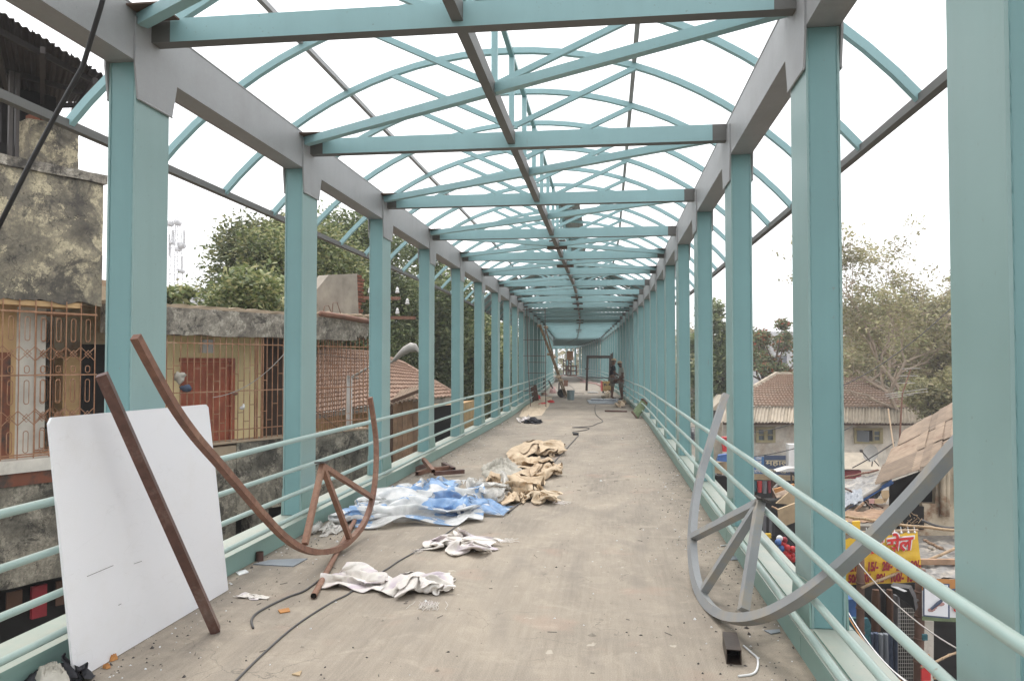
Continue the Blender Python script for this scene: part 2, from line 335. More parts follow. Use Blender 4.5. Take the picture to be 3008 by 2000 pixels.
M['letterwhite'] = simple('white_letters', (.75,.75,.75), .7, bs=0)
M['banner'] = simple('yellow_banner', (.72,.45,.035), .5, var=.08)
M['red'] = simple('red_print', (.55,.03,.03), .5, bs=0)
M['maroon'] = simple('maroon_print', (.28,.02,.03), .5, bs=0)
M['denim'] = simple('denim', (.07,.09,.14), .9, var=.3, vscale=10)
M['tealcloth'] = simple('teal_cloth', (.03,.11,.13), .9, var=.4, vscale=20)
M['browncloth'] = simple('brown_cloth', (.10,.05,.03), .9)
M['greycloth'] = simple('grey_cloth', (.14,.14,.15), .9)
M['orange'] = simple('orange_cloth', (.48,.22,.07), .8)
M['tan'] = simple('tan_board', (.45,.33,.20), .8, var=.2)
M['pink'] = simple('pink_strap', (.48,.28,.26), .7)
M['bucket'] = simple('grey_bucket', (.20,.26,.27), .5)
M['greenmat'] = simple('green_mat', (.155,.20,.105), .85, var=.3, vscale=8)
M['steelplate'] = simple('steel_plate', (.24,.26,.29), .4, 0, .15, 2)
M['roofsheet'] = simple('roof_sheet', (.30,.36,.36), .6, var=.1, world=True)
M['gi'] = simple('galvanised_sheet', (.30,.29,.27), .5, var=.25, vscale=6, world=True)
M['skin'] = simple('skin', (.14,.065,.04), .6, bs=0)
M['hair'] = simple('hair', (.015,.012,.01), .7, bs=0)
M['shirtblack'] = simple('black_shirt', (.018,.02,.025), .9, bs=0)
M['stripe'] = simple('grey_stripe', (.20,.20,.21), .9, bs=0)
M['shirtgrey'] = simple('pale_grey_shirt', (.36,.35,.31), .9, bs=0)
M['khaki'] = simple('khaki_shorts', (.17,.15,.125), .9, bs=0)
M['capcloth'] = simple('tan_cap', (.42,.31,.20), .9, bs=0)
M['cupboard'] = simple('worn_yellow_paint', (.45,.31,.12), .6, var=.3, vscale=9, dirt=(.12,.05,.03), dscale=6, dpos=(.52,.62))
def panelmat():
    m, t, b = NT('white_twinwall'); c = coords(t, world=True)
    b.inputs['Base Color'].default_value = (.8,.8,.82,1)
    n = nz(t, c, 1.2, 4); o = ramp(t, n, [(.3,(.90,.91,.95)),(.7,(.93,.93,.95))])
    cz = coords(t, (.6,1.1,5.)); d = ramp(t, nz(t, cz, 3.2, 8, .8), [(.66,0.),(.75,.30)]); o = mix(t, d, o, (.40,.36,.33))
    t.links.new(o, b.inputs['Base Color']); b.inputs['Roughness'].default_value = .28
    sc2 = nz(t, coords(t, (1,1.3,3.)), 1.1, 3, .6, .3); o = mix(t, ramp(t, sc2, [(.499,0.),(.5,.1),(.501,0.)]), o, (.45,.44,.43)); o = mix(t, ramp(t, nz(t, coords(t,(1,1,1)), 2.4, 6, .7), [(.52,0.),(.75,.2)]), o, (.70,.68,.64)); t.links.new(o, b.inputs['Base Color'])
    w = nd(t, 'ShaderNodeTexWave', Scale=32.); w.bands_direction = 'Z'; t.links.new(c, w.inputs['Vector']); bump(t, b, w.outputs['Color'], .10, .004)
    tr = t.nodes.new('ShaderNodeBsdfTranslucent'); tr.inputs[0].default_value = (.75,.78,.85,1); mx = t.nodes.new('ShaderNodeMixShader'); mx.inputs[0].default_value = .12
    t.links.new(b.outputs[0], mx.inputs[1]); t.links.new(tr.outputs[0], mx.inputs[2]); t.links.new(mx.outputs[0], t.nodes['Material Output'].inputs[0]); return m
M['panel'] = panelmat()
def plasticmat(name, blue=True):
    m, t, b = NT(name); c = coords(t, world=False)
    base = (.80,.80,.79)
    if blue:
        f = ramp(t, nz(t, c, 2.0, 2, .5, .4), [(.47,0.),(.485,1.)]); f = mix(t, 1., f, ramp(t, nz(t, coords(t, (1,3,3), world=False), 2.2, 2, .5, .6), [(.44,0.),(.47,.8)]), 'MULTIPLY'); col = mix(t, f, base, (.13,.36,.72))
    else: col = ramp(t, nz(t, c, 3, 3), [(.3,(.55,.53,.50)),(.7,(.70,.67,.62))])
    t.links.new(col, b.inputs['Base Color']); b.inputs['Roughness'].default_value = .18
    tp = t.nodes.new('ShaderNodeBsdfTransparent'); tp.inputs[0].default_value = (.9,.9,.9,1)
    mx = t.nodes.new('ShaderNodeMixShader'); t.links.new(ramp(t, nz(t, c, 4, 3), [(.35,.12),(.65,.45)]), mx.inputs[0])
    t.links.new(b.outputs[0], mx.inputs[1]); t.links.new(tp.outputs[0], mx.inputs[2]); t.links.new(mx.outputs[0], t.nodes['Material Output'].inputs[0])
    bump(t, b, nz(t, c, 14, 5, .7, 1.), .5, .02); return m
M['plastic'] = plasticmat('printed_plastic_sheet'); M['plasticclear'] = plasticmat('clear_plastic_sheet', False)
def cloth(name, a, b_, tint=None, world=False):
    m, t, b = NT(name); c = coords(t, world=world); o = ramp(t, nz(t, c, 5, 6, .7), [(.32,a),(.68,b_)])
    if tint: o = mix(t, ramp(t, nz(t, c, 4.5, 3, .6, .5), [(.5,0.),(.66,.65)]), o, tint)
    t.links.new(o, b.inputs['Base Color']); b.inputs['Roughness'].default_value = .9
    bump(t, b, nz(t, c, 70, 4, .7), .35, .006); return m
M['jute'] = cloth('jute_sacking', (.45,.33,.22), (.68,.54,.38))
M['jutepale'] = cloth('pale_jute', (.50,.39,.27), (.68,.56,.42))
M['rag'] = cloth('white_woven_rag', (.62,.57,.51), (.80,.76,.72), (.50,.40,.49))
M['sack'] = cloth('pale_sack', (.40,.37,.31), (.55,.52,.46))
M['blackbag'] = cloth('black_bag', (.015,.015,.018), (.05,.05,.06))
def leafmat(name, cols, transl=.25):
    m, t, b = NT(name); g = t.nodes.new('ShaderNodeNewGeometry')
    st = [(i/max(1,len(cols)-1), c) for i, c in enumerate(cols)]
    o = ramp(t, g.outputs['Random Per Island'], st); c = coords(t); n = ramp(t, nz(t, c, .55, 3), [(.35,.65),(.65,1.35)])
    o = mix(t, 1., o, n, 'MULTIPLY'); t.links.new(o, b.inputs['Base Color']); b.inputs['Roughness'].default_value = .55
    tr = t.nodes.new('ShaderNodeBsdfTranslucent'); t.links.new(o, tr.inputs[0]); mx = t.nodes.new('ShaderNodeMixShader'); mx.inputs[0].default_value = transl
    t.links.new(b.outputs[0], mx.inputs[1]); t.links.new(tr.outputs[0], mx.inputs[2]); t.links.new(mx.outputs[0], t.nodes['Material Output'].inputs[0]); return m
M['leafdark'] = leafmat('dark_leaves', [(.07,.10,.04),(.12,.16,.06),(.20,.24,.10),(.30,.32,.16)])
M['leafyell'] = leafmat('yellowish_leaves', [(.07,.10,.035),(.14,.18,.06),(.25,.28,.11),(.38,.35,.17)])
M['leafred'] = leafmat('leaves_with_red', [(.09,.12,.06),(.15,.19,.08),(.23,.26,.13),(.18,.21,.10),(.45,.12,.07)])
M['leafpale'] = leafmat('haze_pale_leaves', [(.20,.20,.10),(.31,.29,.15),(.42,.36,.22),(.27,.30,.13)], .35)  # leaf colours lightened to stand in for haze
M['leafdry'] = leafmat('dry_leaves', [(.26,.20,.13),(.36,.29,.19),(.30,.30,.15),(.24,.25,.12)])

# ------------------------------------------------------------------ the path of the bridge
KS = [(22., 0.), (39., 1.6), (65., 2.5), (92., 5.7), (102., 14.), (150., 38.)]
def path(s):
    x, y = -.9, 0.; p = 0.
    for k, (e, h) in enumerate(KS):
        a = math.radians(h); q = min(s, e)-p
        if s <= 22 and k == 0: return x, s, 0.
        x -= math.sin(a)*q; y += math.cos(a)*q; p = e
        if s <= e: return x, y, a
    return x, y, a
def hd(s):
    return (path(s-.8)[2]+path(s+.8)[2])/2
def pt(s, t, z):
    x, y, _ = path(s); a = hd(s); return Vector((x+math.cos(a)*t, y+math.sin(a)*t, z))
def pathsweep(mb, prof, ss, mi=0, cap=True, bottom=None):
    k = len(prof); V = []; Fc = []
    for s in ss: V += [pt(s, t, z) for t, z in prof]
    n = len(ss)
    for i in range(n-1):
        for j in range(k): j2 = (j+1) % k; Fc.append((i*k+j2, i*k+j, (i+1)*k+j, (i+1)*k+j2))
    if cap: Fc += [tuple(range(k)), tuple((n-1)*k+j for j in range(k-1,-1,-1))]
    return mb.add(V, Fc, mi)
def rect(t0, t1, z0, z1): return [(t0,z0),(t0,z1),(t1,z1),(t1,z0)]
BAY = 2.67; S0 = 4.64; NB = 44
def cs(n, side=0):
    if n == -1: return 2.48 if side > 0 else 1.97
    if n < -1: return 1.97+BAY*(n+1)
    return S0+BAY*n
bridge = thing('footbridge', 'teal steel covered footbridge under construction, running away from the camera', 'footbridge', (0,0,0))
SEND = cs(NB-1)
STA = [-22.] + [cs(n) for n in range(0, NB)]
# deck
mb = MB(); pathsweep(mb, rect(-1.94, 1.94, -.14, 0.), STA); build('deck', mb, M['deck'], bridge)
# main girders below
for sgn in (-1, 1):
    mb = MB(); pathsweep(mb, rect(*sorted((sgn*2.10, sgn*2.16)), -1.0, .148), STA)
    pathsweep(mb, rect(*sorted((sgn*1.98, sgn*2.28)), -1.03, -1.003), STA); build('girder', mb, M['kerb'], bridge)
# kerb plates and sills, one per bay
for n in range(-9, NB-1):
    for sgn in (-1, 1):
        a, b = cs(n, sgn)-.18+.004, cs(n+1, sgn)-.18-.004
        if sgn < 0 and n >= 0: a, b = cs(n)-.18+.004, cs(n+1)-.18-.004
        mb = MB(); pathsweep(mb, rect(*sorted((sgn*1.94, sgn*1.955)), -.06, .13), [a, b])
        pathsweep(mb, rect(*sorted((sgn*1.925, sgn*2.22)), .133, .152), [a, b])
        pathsweep(mb, rect(*sorted((sgn*1.995, sgn*2.01)), .1525, .162), [a+.4, b-.05])
        build('kerb', mb, M['kerb'], bridge)
# handrails
rs = [-22, -1] + [1+.5*i for i in range(0, 60)] + [31+BAY*.5*i for i in range(0, 65)]
for sgn in (-1, 1):
    for zi, (z, r) in enumerate(((.905,.0225),(.65,.0195),(.43,.0195),(.225,.0195))):
        P = [pt(s, sgn*(1.885 if sgn < 0 else 1.905), z+.008*noise.noise(Vector((s*.35, zi*3.1+sgn, 0)))*(1 if s < 22 else 3)) for s in rs]
        mb = MB(); mb.tube(P, r, 10); build('handrail', mb, M['rail'], bridge, smooth=True)
# columns
def column_mesh():
    mb = MB(); mb.box(-.078, .078, -.18, .18, .155, 3.468)
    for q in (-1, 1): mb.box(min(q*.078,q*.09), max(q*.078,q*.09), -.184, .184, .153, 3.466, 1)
    for q in (-1, 1):   # weld bead
        V = [(q*.0765, -.1815-.002*random.random(), .17+i*.045) for i in range(72)]
        mb.tube(V, .0035, 4)
    return mesh_of('column', mb, [M['teal'], M['tealsidelit']])
def gusset_mesh(sgn):
    mb = MB(); x0, x1 = sorted((sgn*.0925, sgn*.1045))
    poly = [(x0,-.215,3.74),(x0,-.215,3.44),(x0,-.18,3.24),(x0,.20,3.24),(x0,.255,3.46),(x0,.255,3.74)]
    mb.prism(poly, (x1-x0,0,0)); mb.tube([((x0+x1)/2+sgn*.004,-.18,3.238),((x0+x1)/2+sgn*.004,.2,3.238)], .007, 5); return mesh_of('gusset_plate', mb, M['primer'])
def base_mesh(sgn):
    mb = MB(); x0, x1 = sorted((sgn*.092, sgn*.103))
    for a, b in ((-.20,-.26),(.20,.26)):
        pass
    poly = [(x0,-.19,.156),(x0,-.17,.40),(x0,.19,.36),(x0,.245,.156)]
    mb.prism(poly, (x1-x0,0,0)); return mesh_of('base_plate', mb, M['kerb'])
CM = column_mesh(); GP = [gusset_mesh(-1), gusset_mesh(1)]; BP = [base_mesh(-1), base_mesh(1)]
for n in range(-9, NB):
    for sgn in (-1, 1):
        s = cs(n, sgn); p = pt(s, sgn*2.09, 0)
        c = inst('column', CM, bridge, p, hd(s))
        if n < 26:
            for k in (0, 1): inst('gusset_plate', GP[k], c); inst('base_plate', BP[k], c)
# top beams
for n in range(-9, NB-1):
    for sgn in (-1, 1):
        mb = MB(); t0, t1 = sorted((sgn*1.997, sgn*2.185)); ss = [cs(n)+.001, cs(n+1)-.001]
        pathsweep(mb, rect(t0, t1, 3.47, 3.80), ss, cap=False); pathsweep(mb, rect(t0-.004, t1+.004, 3.802, 3.81), ss)
        build('top_beam', mb, M['primer'] if n < 9 else M['teal'], bridge)
# cross beams
def cross_mesh():
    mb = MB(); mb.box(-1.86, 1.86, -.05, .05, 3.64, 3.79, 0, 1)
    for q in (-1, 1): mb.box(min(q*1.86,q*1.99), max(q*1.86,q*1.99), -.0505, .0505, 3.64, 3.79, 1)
    return mesh_of('cross_beam', mb, [M['tealroof'], M['primershade']])
XM = cross_mesh()
mb = MB(); mb.box(-.11,.11,-.15,.11,3.76,3.775); mb.box(-.008,.008,-.15,.11,3.66,3.76); CL = mesh_of('cleat', mb, M['bracketbrown'])
for n in range(-9, NB):
    x = inst('cross_beam', XM, bridge, pt(cs(n), 0, 0), hd(cs(n)))
# plan bracing
Xs = {3, 4, 7, 8, 9, 12, 13, 16, 17}
mb = MB(); mb.box(-.18,.18,-.06,.06,3.652,3.664); mb.box(-.18,.18,-.065,-.058,3.66,3.71); mb.box(-.15,.15,-.05,.05,3.795,3.81); CP = mesh_of('brace_plate', mb, M['bracketbrown'])
for n in range(-1, 24):
    a, b = cs(n), cs(n+1)
    ds = [(1, -1)] + ([(-1, 1)] if n in Xs else [])
    for q0, q1 in ds:
        mb = MB(); mb.beam(pt(a+.16, q0*1.98, 3.733), pt(b-.16, q1*1.98, 3.733), .075, .072)
        br = build('diagonal_brace', mb, M['tealroof'], bridge)
        for s_, q_ in ((a+.18, q0), (b-.18, q1)):
            c = MB(); p = pt(s_, q_*1.9, 0); c.box(p.x-.11,p.x+.11,p.y-.12,p.y+.12,3.772,3.782); build('cleat', c, M['bracketbrown'], br)
    if n in Xs: inst('brace_plate', CP, bridge, pt((a+b)/2, 0, 0), hd((a+b)/2))
# centre spine, eaves and purlins
mb = MB(); SS = [-22.]+[cs(n) for n in range(0, 30)]
pathsweep(mb, rect(-.035, .035, 3.672, 3.672+.115), SS); build('ridge_spine', mb, M['primershade'], bridge)
TL, TR, ZL, ZR, ZC, TC, ZN = -3.6, 3.19, 3.60, 3.53, 5.13, -.17, 4.27
SA = [-22.]+[cs(n) for n in range(0, NB)]
for t0, z0, nm, w in ((TL, ZL, 'eave_tube', .035), (TR, ZR, 'eave_tube', .035)):
    mb = MB(); pathsweep(mb, rect(t0-w, t0+w, z0-.035, z0+.035), SA); build(nm, mb, M['primershade'], bridge)
# arch circle through the three points
def circ(p, q, r):
    ax, ay = p; bx, by = q; cx, cy = r; d = 2*(ax*(by-cy)+bx*(cy-ay)+cx*(ay-by))
    ux = ((ax*ax+ay*ay)*(by-cy)+(bx*bx+by*by)*(cy-ay)+(cx*cx+cy*cy)*(ay-by))/d
    uy = ((ax*ax+ay*ay)*(cx-bx)+(bx*bx+by*by)*(ax-cx)+(cx*cx+cy*cy)*(bx-ax))/d
    return ux, uy, math.hypot(ax-ux, ay-uy)
cxx, czz, cr = circ((TL,ZL),(TC,ZC),(TR,ZR))
def zarch(t): return czz+math.sqrt(max(0, cr*cr-(t-cxx)**2))
def aang(t, z): return math.atan2(z-czz, t-cxx)
a0, a1 = aang(TL, ZL), aang(TR, ZR)
AP = [(cxx+cr*math.cos(a0+(a1-a0)*i/28), 0, czz+cr*math.sin(a0+(a1-a0)*i/28)) for i in range(29)]
sq = lambda w: [(-w,-w),(w,-w),(w,w),(-w,w)]
mb = MB(); mb.sweep(AP, sq(.032), up=(0,1,0)); AM = mesh_of('roof_arch', mb, M['tealroof'])
mb = MB(); mb.box(TC-.029,TC+.029,-.029,.029,ZN,ZC-.02); mb.box(TC-.07,TC+.07,-.03,.03,ZN-.03,ZN-.02); KP = mesh_of('king_post', mb, M['tealroof'])
ST = []
for q in (TC-1.38, TC+1.38):
    mb = MB(); mb.beam((TC+.03*(1 if q>0 else -1), 0, ZN), (q, 0, zarch(q)-.02), .055, .055, up=(0,1,0)); ST.append(mesh_of('strut', mb, M['tealroof']))
j = -20; AS = []
while True:
    s = 5.98+1.335*j
    if s > SEND: break
    AS.append(s); j += 1
for s in AS:
    p = pt(s, 0, 0); a = inst('roof_arch', AM, bridge, p, hd(s))
    if s < 66:
        inst('king_post', KP, a)
        for m_ in ST: inst('strut', m_, a)
for t0, w in ((-2.1,.024),(1.20,.024),(TC,.026)):
    mb = MB(); z0 = zarch(t0)+.05 if t0 != TC else ZC-.05
    pathsweep(mb, rect(t0-w, t0+w, z0-w, z0+w), SA[:26]); build('purlin', mb, M['teal'] if t0 == TC else M['primer'], bridge)
# roof sheeting, laid only on part of the roof
def roofsheet(sa, sb, ta, tb, name='roof_sheet', nt=8):
    P = []
    for s in (sa, sb):
        P.append([pt(s, ta+(tb-ta)*i/nt, zarch(ta+(tb-ta)*i/nt)+.045) for i in range(nt+1)])
    mb = MB(); mb.grid(P); mb.grid([[q+Vector((0,0,.004)) for q in r] for r in P][::-1]); return build(name, mb, M['roofsheet'], bridge)
for i in range(len(AS)-1):
    sa, sb = AS[i]+.01, AS[i+1]-.01
    if 27 < sa < 40:
        for k, (ta, tb) in enumerate(((-3.6,-2.2),(-2.19,-.8),(-.79,.7),(.71,2.),(2.01,3.18))):
            if k in (1, 3) and i % 3 == 0 and sa < 36: continue
            roofsheet(sa, sb, ta, tb)
    elif 64 < sa < 93 or sa > 104: roofsheet(sa, sb, -3.6, 3.18)
for i in range(8):
    mb = MB(); s0 = 16.7+i*1.335
    P = [[pt(s, t, zarch(t)+.05+.012*(k % 2)) for k, t in enumerate([-.28+.04*q for q in range(15)])] for s in (s0, s0+1.33)]
    mb.grid(P); build('ridge_sheet', mb, M['gi'], bridge)
# end portal posts of the bridge and street supports
for s in (10., 34., 58., 82., 106.):
    mb = MB(); p = pt(s, 0, 0); mb.box(p.x-.45,p.x+.45,p.y-.3,p.y+.3,-6.3,-1.6); mb.box(p.x-2.2,p.x+2.2,p.y-.35,p.y+.35,-1.6,-1.03); build('pier', mb, M['concrete'], bridge)

# ------------------------------------------------------------------ ground
GZ = -6.3
mb = MB(); mb.add([(-900,-900,GZ),(900,-900,GZ),(900,1400,GZ),(-900,1400,GZ)], [(0,1,2,3)]); build('ground', mb, M['ground'], kind='structure')
mb = MB(); mb.add([(2.2,-60,GZ+.01),(9.5,-60,GZ+.01),(9.5,140,GZ+.01),(2.2,140,GZ+.01)], [(0,1,2,3)]); build('road', mb, M['road'], kind='structure')

# ------------------------------------------------------------------ left: the old buildings
FA = math.radians(26); FU = np.array([math.sin(FA), math.cos(FA), 0]); FN = np.array([math.cos(FA), -math.sin(FA), 0]); FP = np.array([-5., 16., 0])
def fl(p, d=0.):
    q = np.array(onplane(p, FP+FN*d, FN)); w = q-FP; return float(w@FU), float(q[2])
def FW(u, d, z): return Vector(FP+FU*u+FN*d+np.array([0,0,z]))
def fbox(mb, u0, u1, d0, d1, z0, z1, mi=0):
    mb.obox(FW((u0+u1)/2,(d0+d1)/2,(z0+z1)/2), Vector(FU)*(u1-u0)/2, Vector(FN)*(d1-d0)/2, Vector((0,0,(z1-z0)/2)), mi); return mb
def fpart(name, mat, parent, *a, **kw): return build(name, fbox(MB(), *a), mat, parent, **kw)
OB = thing('old_apartment_block', 'mouldy old block at left with peeling fascia and rusty window grille', 'building', FW(-9, -3, GZ))
uR = -5.78    # right corner of the block
# fascia with a lumpy broken lower edge
def roughslab(name, mat, parent, u0, u1, d0, d1, z0, z1, amp_lo=.04, amp_hi=.01, n=60, face=.012, seed=0, m=10):
    mb = MB()
    def zz(k, j): 
        f = k/m; lo = z0+amp_lo*noise.noise(Vector((j*.33+seed, 1.3, 0)))+amp_lo*.6*noise.noise(Vector((j*1.3+seed, 4.3, 0))); hi = z1+amp_hi*noise.noise(Vector((j*.5+seed, 7, 0)))
        return lo+(hi-lo)*f
    Pf = [[FW(u0+(u1-u0)*j/n, d1+face*noise.noise(Vector((j*.4+seed, k*.9, 2)))*1.5, zz(k,j)) for k in range(m+1)] for j in range(n+1)]
    Pb = [[FW(u0+(u1-u0)*j/n, d0, zz(k,j)) for k in range(m+1)] for j in range(n+1)]
    mb.grid(Pf); mb.grid([r[::-1] for r in Pb]); mb.grid([[Pf[j][0], Pb[j][0]] for j in range(n+1)]); mb.grid([[Pb[j][m], Pf[j][m]] for j in range(n+1)])
    mb.grid([Pf[n], Pb[n]]); mb.grid([Pb[0], Pf[0]]); return build(name, mb, mat, parent, smooth=False)
roughslab('fascia', M['mould'], OB, -11, uR, -.14, 0, 2.46, 4.28, .07, .01)
roughslab('coping', M['mouldL'], OB, -11, uR+.03, -.18, .05, 4.285, 4.42, .01, .015, seed=5, m=2)
fpart('soffit', M['slabtop'], OB, -11, uR, -1.2, -.14, 2.50, 2.56)
fpart('soffit_beam', M['ochre'], OB, -11, uR-.3, -.5, -.02, 2.40, 2.475)
# behind the grille
fpart('rear_wall', M['whitegrey'], OB, -11, -6.35, -.55, -.45, .1, 2.5)
fpart('rear_wall', M['whitegrey'], OB, -6.35, uR-.9, -1.35, -1.25, .1, 2.5)
fpart('ochre_doorway', M['ochre'], OB, *sorted((fl(v_(-60,800),-.44)[0], fl(v_(36,800),-.44)[0])), -.449, -.42, .1, 2.5)
fpart('door_leaf', M['redband'], OB, fl(v_(0,800),-.4)[0]-.15, fl(v_(24,800),-.4)[0], -.42, -.38, .1, 1.75)
fpart('ochre_cupboard', M['ochre'], OB, fl(v_(150,800),-.9)[0], fl(v_(238,800),-.9)[0], -1.2, -.95, .1, 1.7)
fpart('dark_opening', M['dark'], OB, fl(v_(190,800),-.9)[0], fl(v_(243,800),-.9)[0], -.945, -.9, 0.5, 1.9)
fpart('side_wall', M['rustwall'], OB, uR-.9, uR+1.4, -1.5, -1.4, .1, 3.0)
fpart('sill_ledge', M['whitegrey'], OB, -11, uR, -1.2, .06, .10, .27)
fpart('painted_band', M['redband'], OB, -11, uR+.02, -.3, .03, -.08, .095)
roughslab('lower_wall', M['mouldD'], OB, -11, -3.35, -.3, 0, -1.45, -.085, .02, .0, seed=9)
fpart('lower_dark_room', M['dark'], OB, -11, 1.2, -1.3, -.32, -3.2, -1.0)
roughslab('base_wall', M['mouldD'], OB, -11, 1.5, -.3, -.02, GZ, -2.3, .0, .04, seed=19)
fpart('body', M['mouldD'], OB, -11, uR-.02, -6, -1.36, GZ, 4.2)
# clutter of pink cloth hanging in the lower dark room
for k in range(5):
    u = -7.6+k*.33; mb = MB(); fbox(mb, u, u+.2, -.2-.03*(k%2), -.17, -2.0+.1*(k%3), -1.55); build('hanging_cloth', mb, M['maroon'] if k%2 else M['browncloth'], None, label=['brown','maroon','dark brown','deep red','plain brown'][k]+' cloth hanging below the mouldy wall, number %s from left'%['one','two','three','four','five'][k], category='cloth', group='cloths hanging in the lower opening')
# upper floor: pillar, posts, corrugated roof shed
SH = thing('roof_shed', 'dark corrugated iron shed roof on top of the mouldy block', 'shed', FW(-8, -1.5, 4.42))
u0, zt = fl(v_(72,262),-1.0); u1 = fl(v_(180,300),-1.0)[0]
mb = MB(); n = 10
P = []
for k in range(13):
    z = 4.3+(1.02)*k/12; row = []
    for j in range(16):
        a = 2*math.pi*j/16; cx_, cy_ = math.cos(a), math.sin(a); q = max(abs(cx_), abs(cy_)); w = .02*noise.noise(Vector((j*1.1, k*.8, 3)))
        row.append(FW((u0+u1)/2+cx_/q*((u1-u0)/2+w), -1.2+cy_/q*(.22+w), z + (.06*noise.noise(Vector((j*.9, 2, 1))) if k == 12 else 0)))
    P.append(row)
mb.grid(P, closed=True); mb.add(P[-1], [tuple(range(16))]); build('brick_pillar', mb, M['mould'], SH)
for k in range(6): fpart('brick', M['brick'], SH, u0+.06+.11*k, u0+.15+.11*k, -1.3, -1.05, 5.30, 5.37+.05*(k%3==0))
for xx in (18, 33): 
    a = fl(v_(xx, 330), -.6)[0]; fpart('post', M['darksteel'], SH, a, a+.05, -.62, -.57, 4.42, 5.8)
fpart('interior_shade', M['dark'], SH, -11, fl(v_(44,350),-.9)[0], -.95, -.9, 4.42, 4.82)  # near-black sheets standing in for the shade inside the shed
fpart('interior_shade', M['dark'], SH, fl(v_(47,300),-.9)[0], u1-.1, -1.6, -1.5, 4.92, 5.9)
# corrugated sheets: eave over the bridge side, falling away from it
A = onplane(v_(-8,24), FP+FN*.6, FN); B = onplane(v_(246,178), FP+FN*.6, FN); Cc = onplane(v_(184,235), FP+FN*-2.2, FN)
A = A+(A-B)*.6; Dd = Cc+(A-B)
def corr(mb, p00, p10, p01, p11, waves, amp, nrow=1, mi=0, th=0.0):
    p00, p10, p01, p11 = map(Vector, (p00, p10, p01, p11)); nrm = (p10-p00).cross(p01-p00).normalized(); P = []; N = waves*6
    for r in range(nrow+1):
        f = r/nrow; a = p00.lerp(p01, f); b = p10.lerp(p11, f)
        P.append([a.lerp(b, j/N)+nrm*amp*math.cos(2*math.pi*j/6) for j in range(N+1)])
    mb.grid(P, mi)
    if th: mb.grid([[q+nrm*th for q in r] for r in P][::-1], mi)
    return mb
Dd = onplane(v_(-60,262), FP+FN*-2.2, FN)
ns = 9
for k in range(ns):
    f0, f1 = k/ns, (k+1)/ns+.02
    a, b = A.lerp(B, f0), A.lerp(B, min(1,f1)); c, d = Dd.lerp(Cc, f0), Dd.lerp(Cc, min(1,f1)); off = Vector((0,0,.012*(k%2)))
    build('corrugated_sheet', corr(MB(), a+off, b+off, c+off, d+off, max(3, int((A-B).length/ns/.085)), .016, th=.004), M['darkroof'], SH, smooth=True)
for f in (.12, .5, .9):
    mb = MB(); mb.beam(A.lerp(Dd,f)-Vector((0,0,.09)), B.lerp(Cc,f)-Vector((0,0,.09)), .06, .08); build('purlin', mb, M['darkroof'], SH)
for f in (.35, .62, .93):
    mb = MB(); mb.beam(A.lerp(B,f)-Vector((0,0,.16)), Dd.lerp(Cc,f)-Vector((0,0,.16)), .06, .09); build('rafter', mb, M['darkroof'], SH)
# ornate grille: long loops between bars with diamond bands
def ornate(u0, u1, d, parent, name):
    g = fpart(name, M['grill'], parent, u0, u1, d-.01, d+.01, 2.30, 2.325)
    for z in (1.42, .30, .05+.28):
        fpart('grille_bar', M['grill'], g, u0, u1, d-.008, d+.008, z, z+.018)
    n = int((u1-u0)/.105); base = None
    for i in range(n+1):
        u = u0+i*.105
        if i % 2 == 0: fpart('grille_bar', M['grill'], g, u-.006, u+.006, d-.006, d+.006, .28, 2.48)
        else:
            for (za, zb) in ((2.24, 1.98-.07), (1.84-.28, 1.46), (1.36, 1.03), (.66, .36)):
                if zb > za: za, zb = zb, za
                pts = []
                w = .032
                for k in range(9): a = math.pi*k/8; pts.append(FW(u+w*math.cos(a), d, za-w+w*math.sin(a)))
                for k in range(9): a = math.pi+math.pi*k/8; pts.append(FW(u+w*math.cos(a), d, zb+w+w*math.sin(a)))
                pts.append(pts[0]); mb = MB(); mb.tube(pts, .006, 4, cap=False, up=tuple(FN)); build('grille_loop', mb, M['grill'], g)
            for zc in (1.73, .84):
                mb = MB()
                for (ua, ub, s_) in ((-.105,.105,1),(-.105,.105,-1)):
                    mb.tube([FW(u+ua, d+.004*s_, zc+.1*s_), FW(u+ub, d+.004*s_, zc-.1*s_)], .006, 4)
                mb.tube([FW(u-.05,d+.012,zc),FW(u,d+.012,zc+.055),FW(u+.05,d+.012,zc),FW(u,d+.012,zc-.055),FW(u-.05,d+.012,zc)], .006, 4)
                build('grille_diamond', mb, M['grill'], g)
    return g
ornate(-8.6, uR-.06, .0, OB, 'window_grille')
ornate(-6.5, uR-.1, -.42, OB, 'window_grille')
ornate(-6.3, uR-.15, -.75, OB, 'window_grille')

# building 2: yellow room behind bars
YB = thing('yellow_house', 'low yellow house with red door behind rusty bars and mouldy concrete lintel', 'building', FW(-3.5, -3, GZ))
roughslab('lintel', M['mouldL'], YB, uR+.12, -.45, -.25, .05, 2.06, 2.50, .02, .02, seed=31, m=5)
roughslab('lintel', M['mouldL'], YB, -.45, -.1, -.25, .04, 2.12, 2.42, .08, .03, seed=41, m=5, n=14)
roughslab('roof_slab', M['slabtop'], YB, uR+.12, -.12, -2.2, .02, 2.50, 2.56, .0, .03, seed=37, m=2)
fpart('rear_wall', M['yellow'], YB, -4.4, -1.60, -.95, -.8, -.1, 2.3)
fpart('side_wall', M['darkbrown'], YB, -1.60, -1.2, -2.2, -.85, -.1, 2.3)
fpart('floor', M['slabtop'], YB, uR+.1, 0, -.8, -.02, .0, .16)
u0, z1 = fl(v_(415,833),-.8); u1 = fl(v_(525,833),-.8)[0]
dr = fpart('door', M['redDoor'], YB, u0, u1, -.8, -.75, .16, z1)
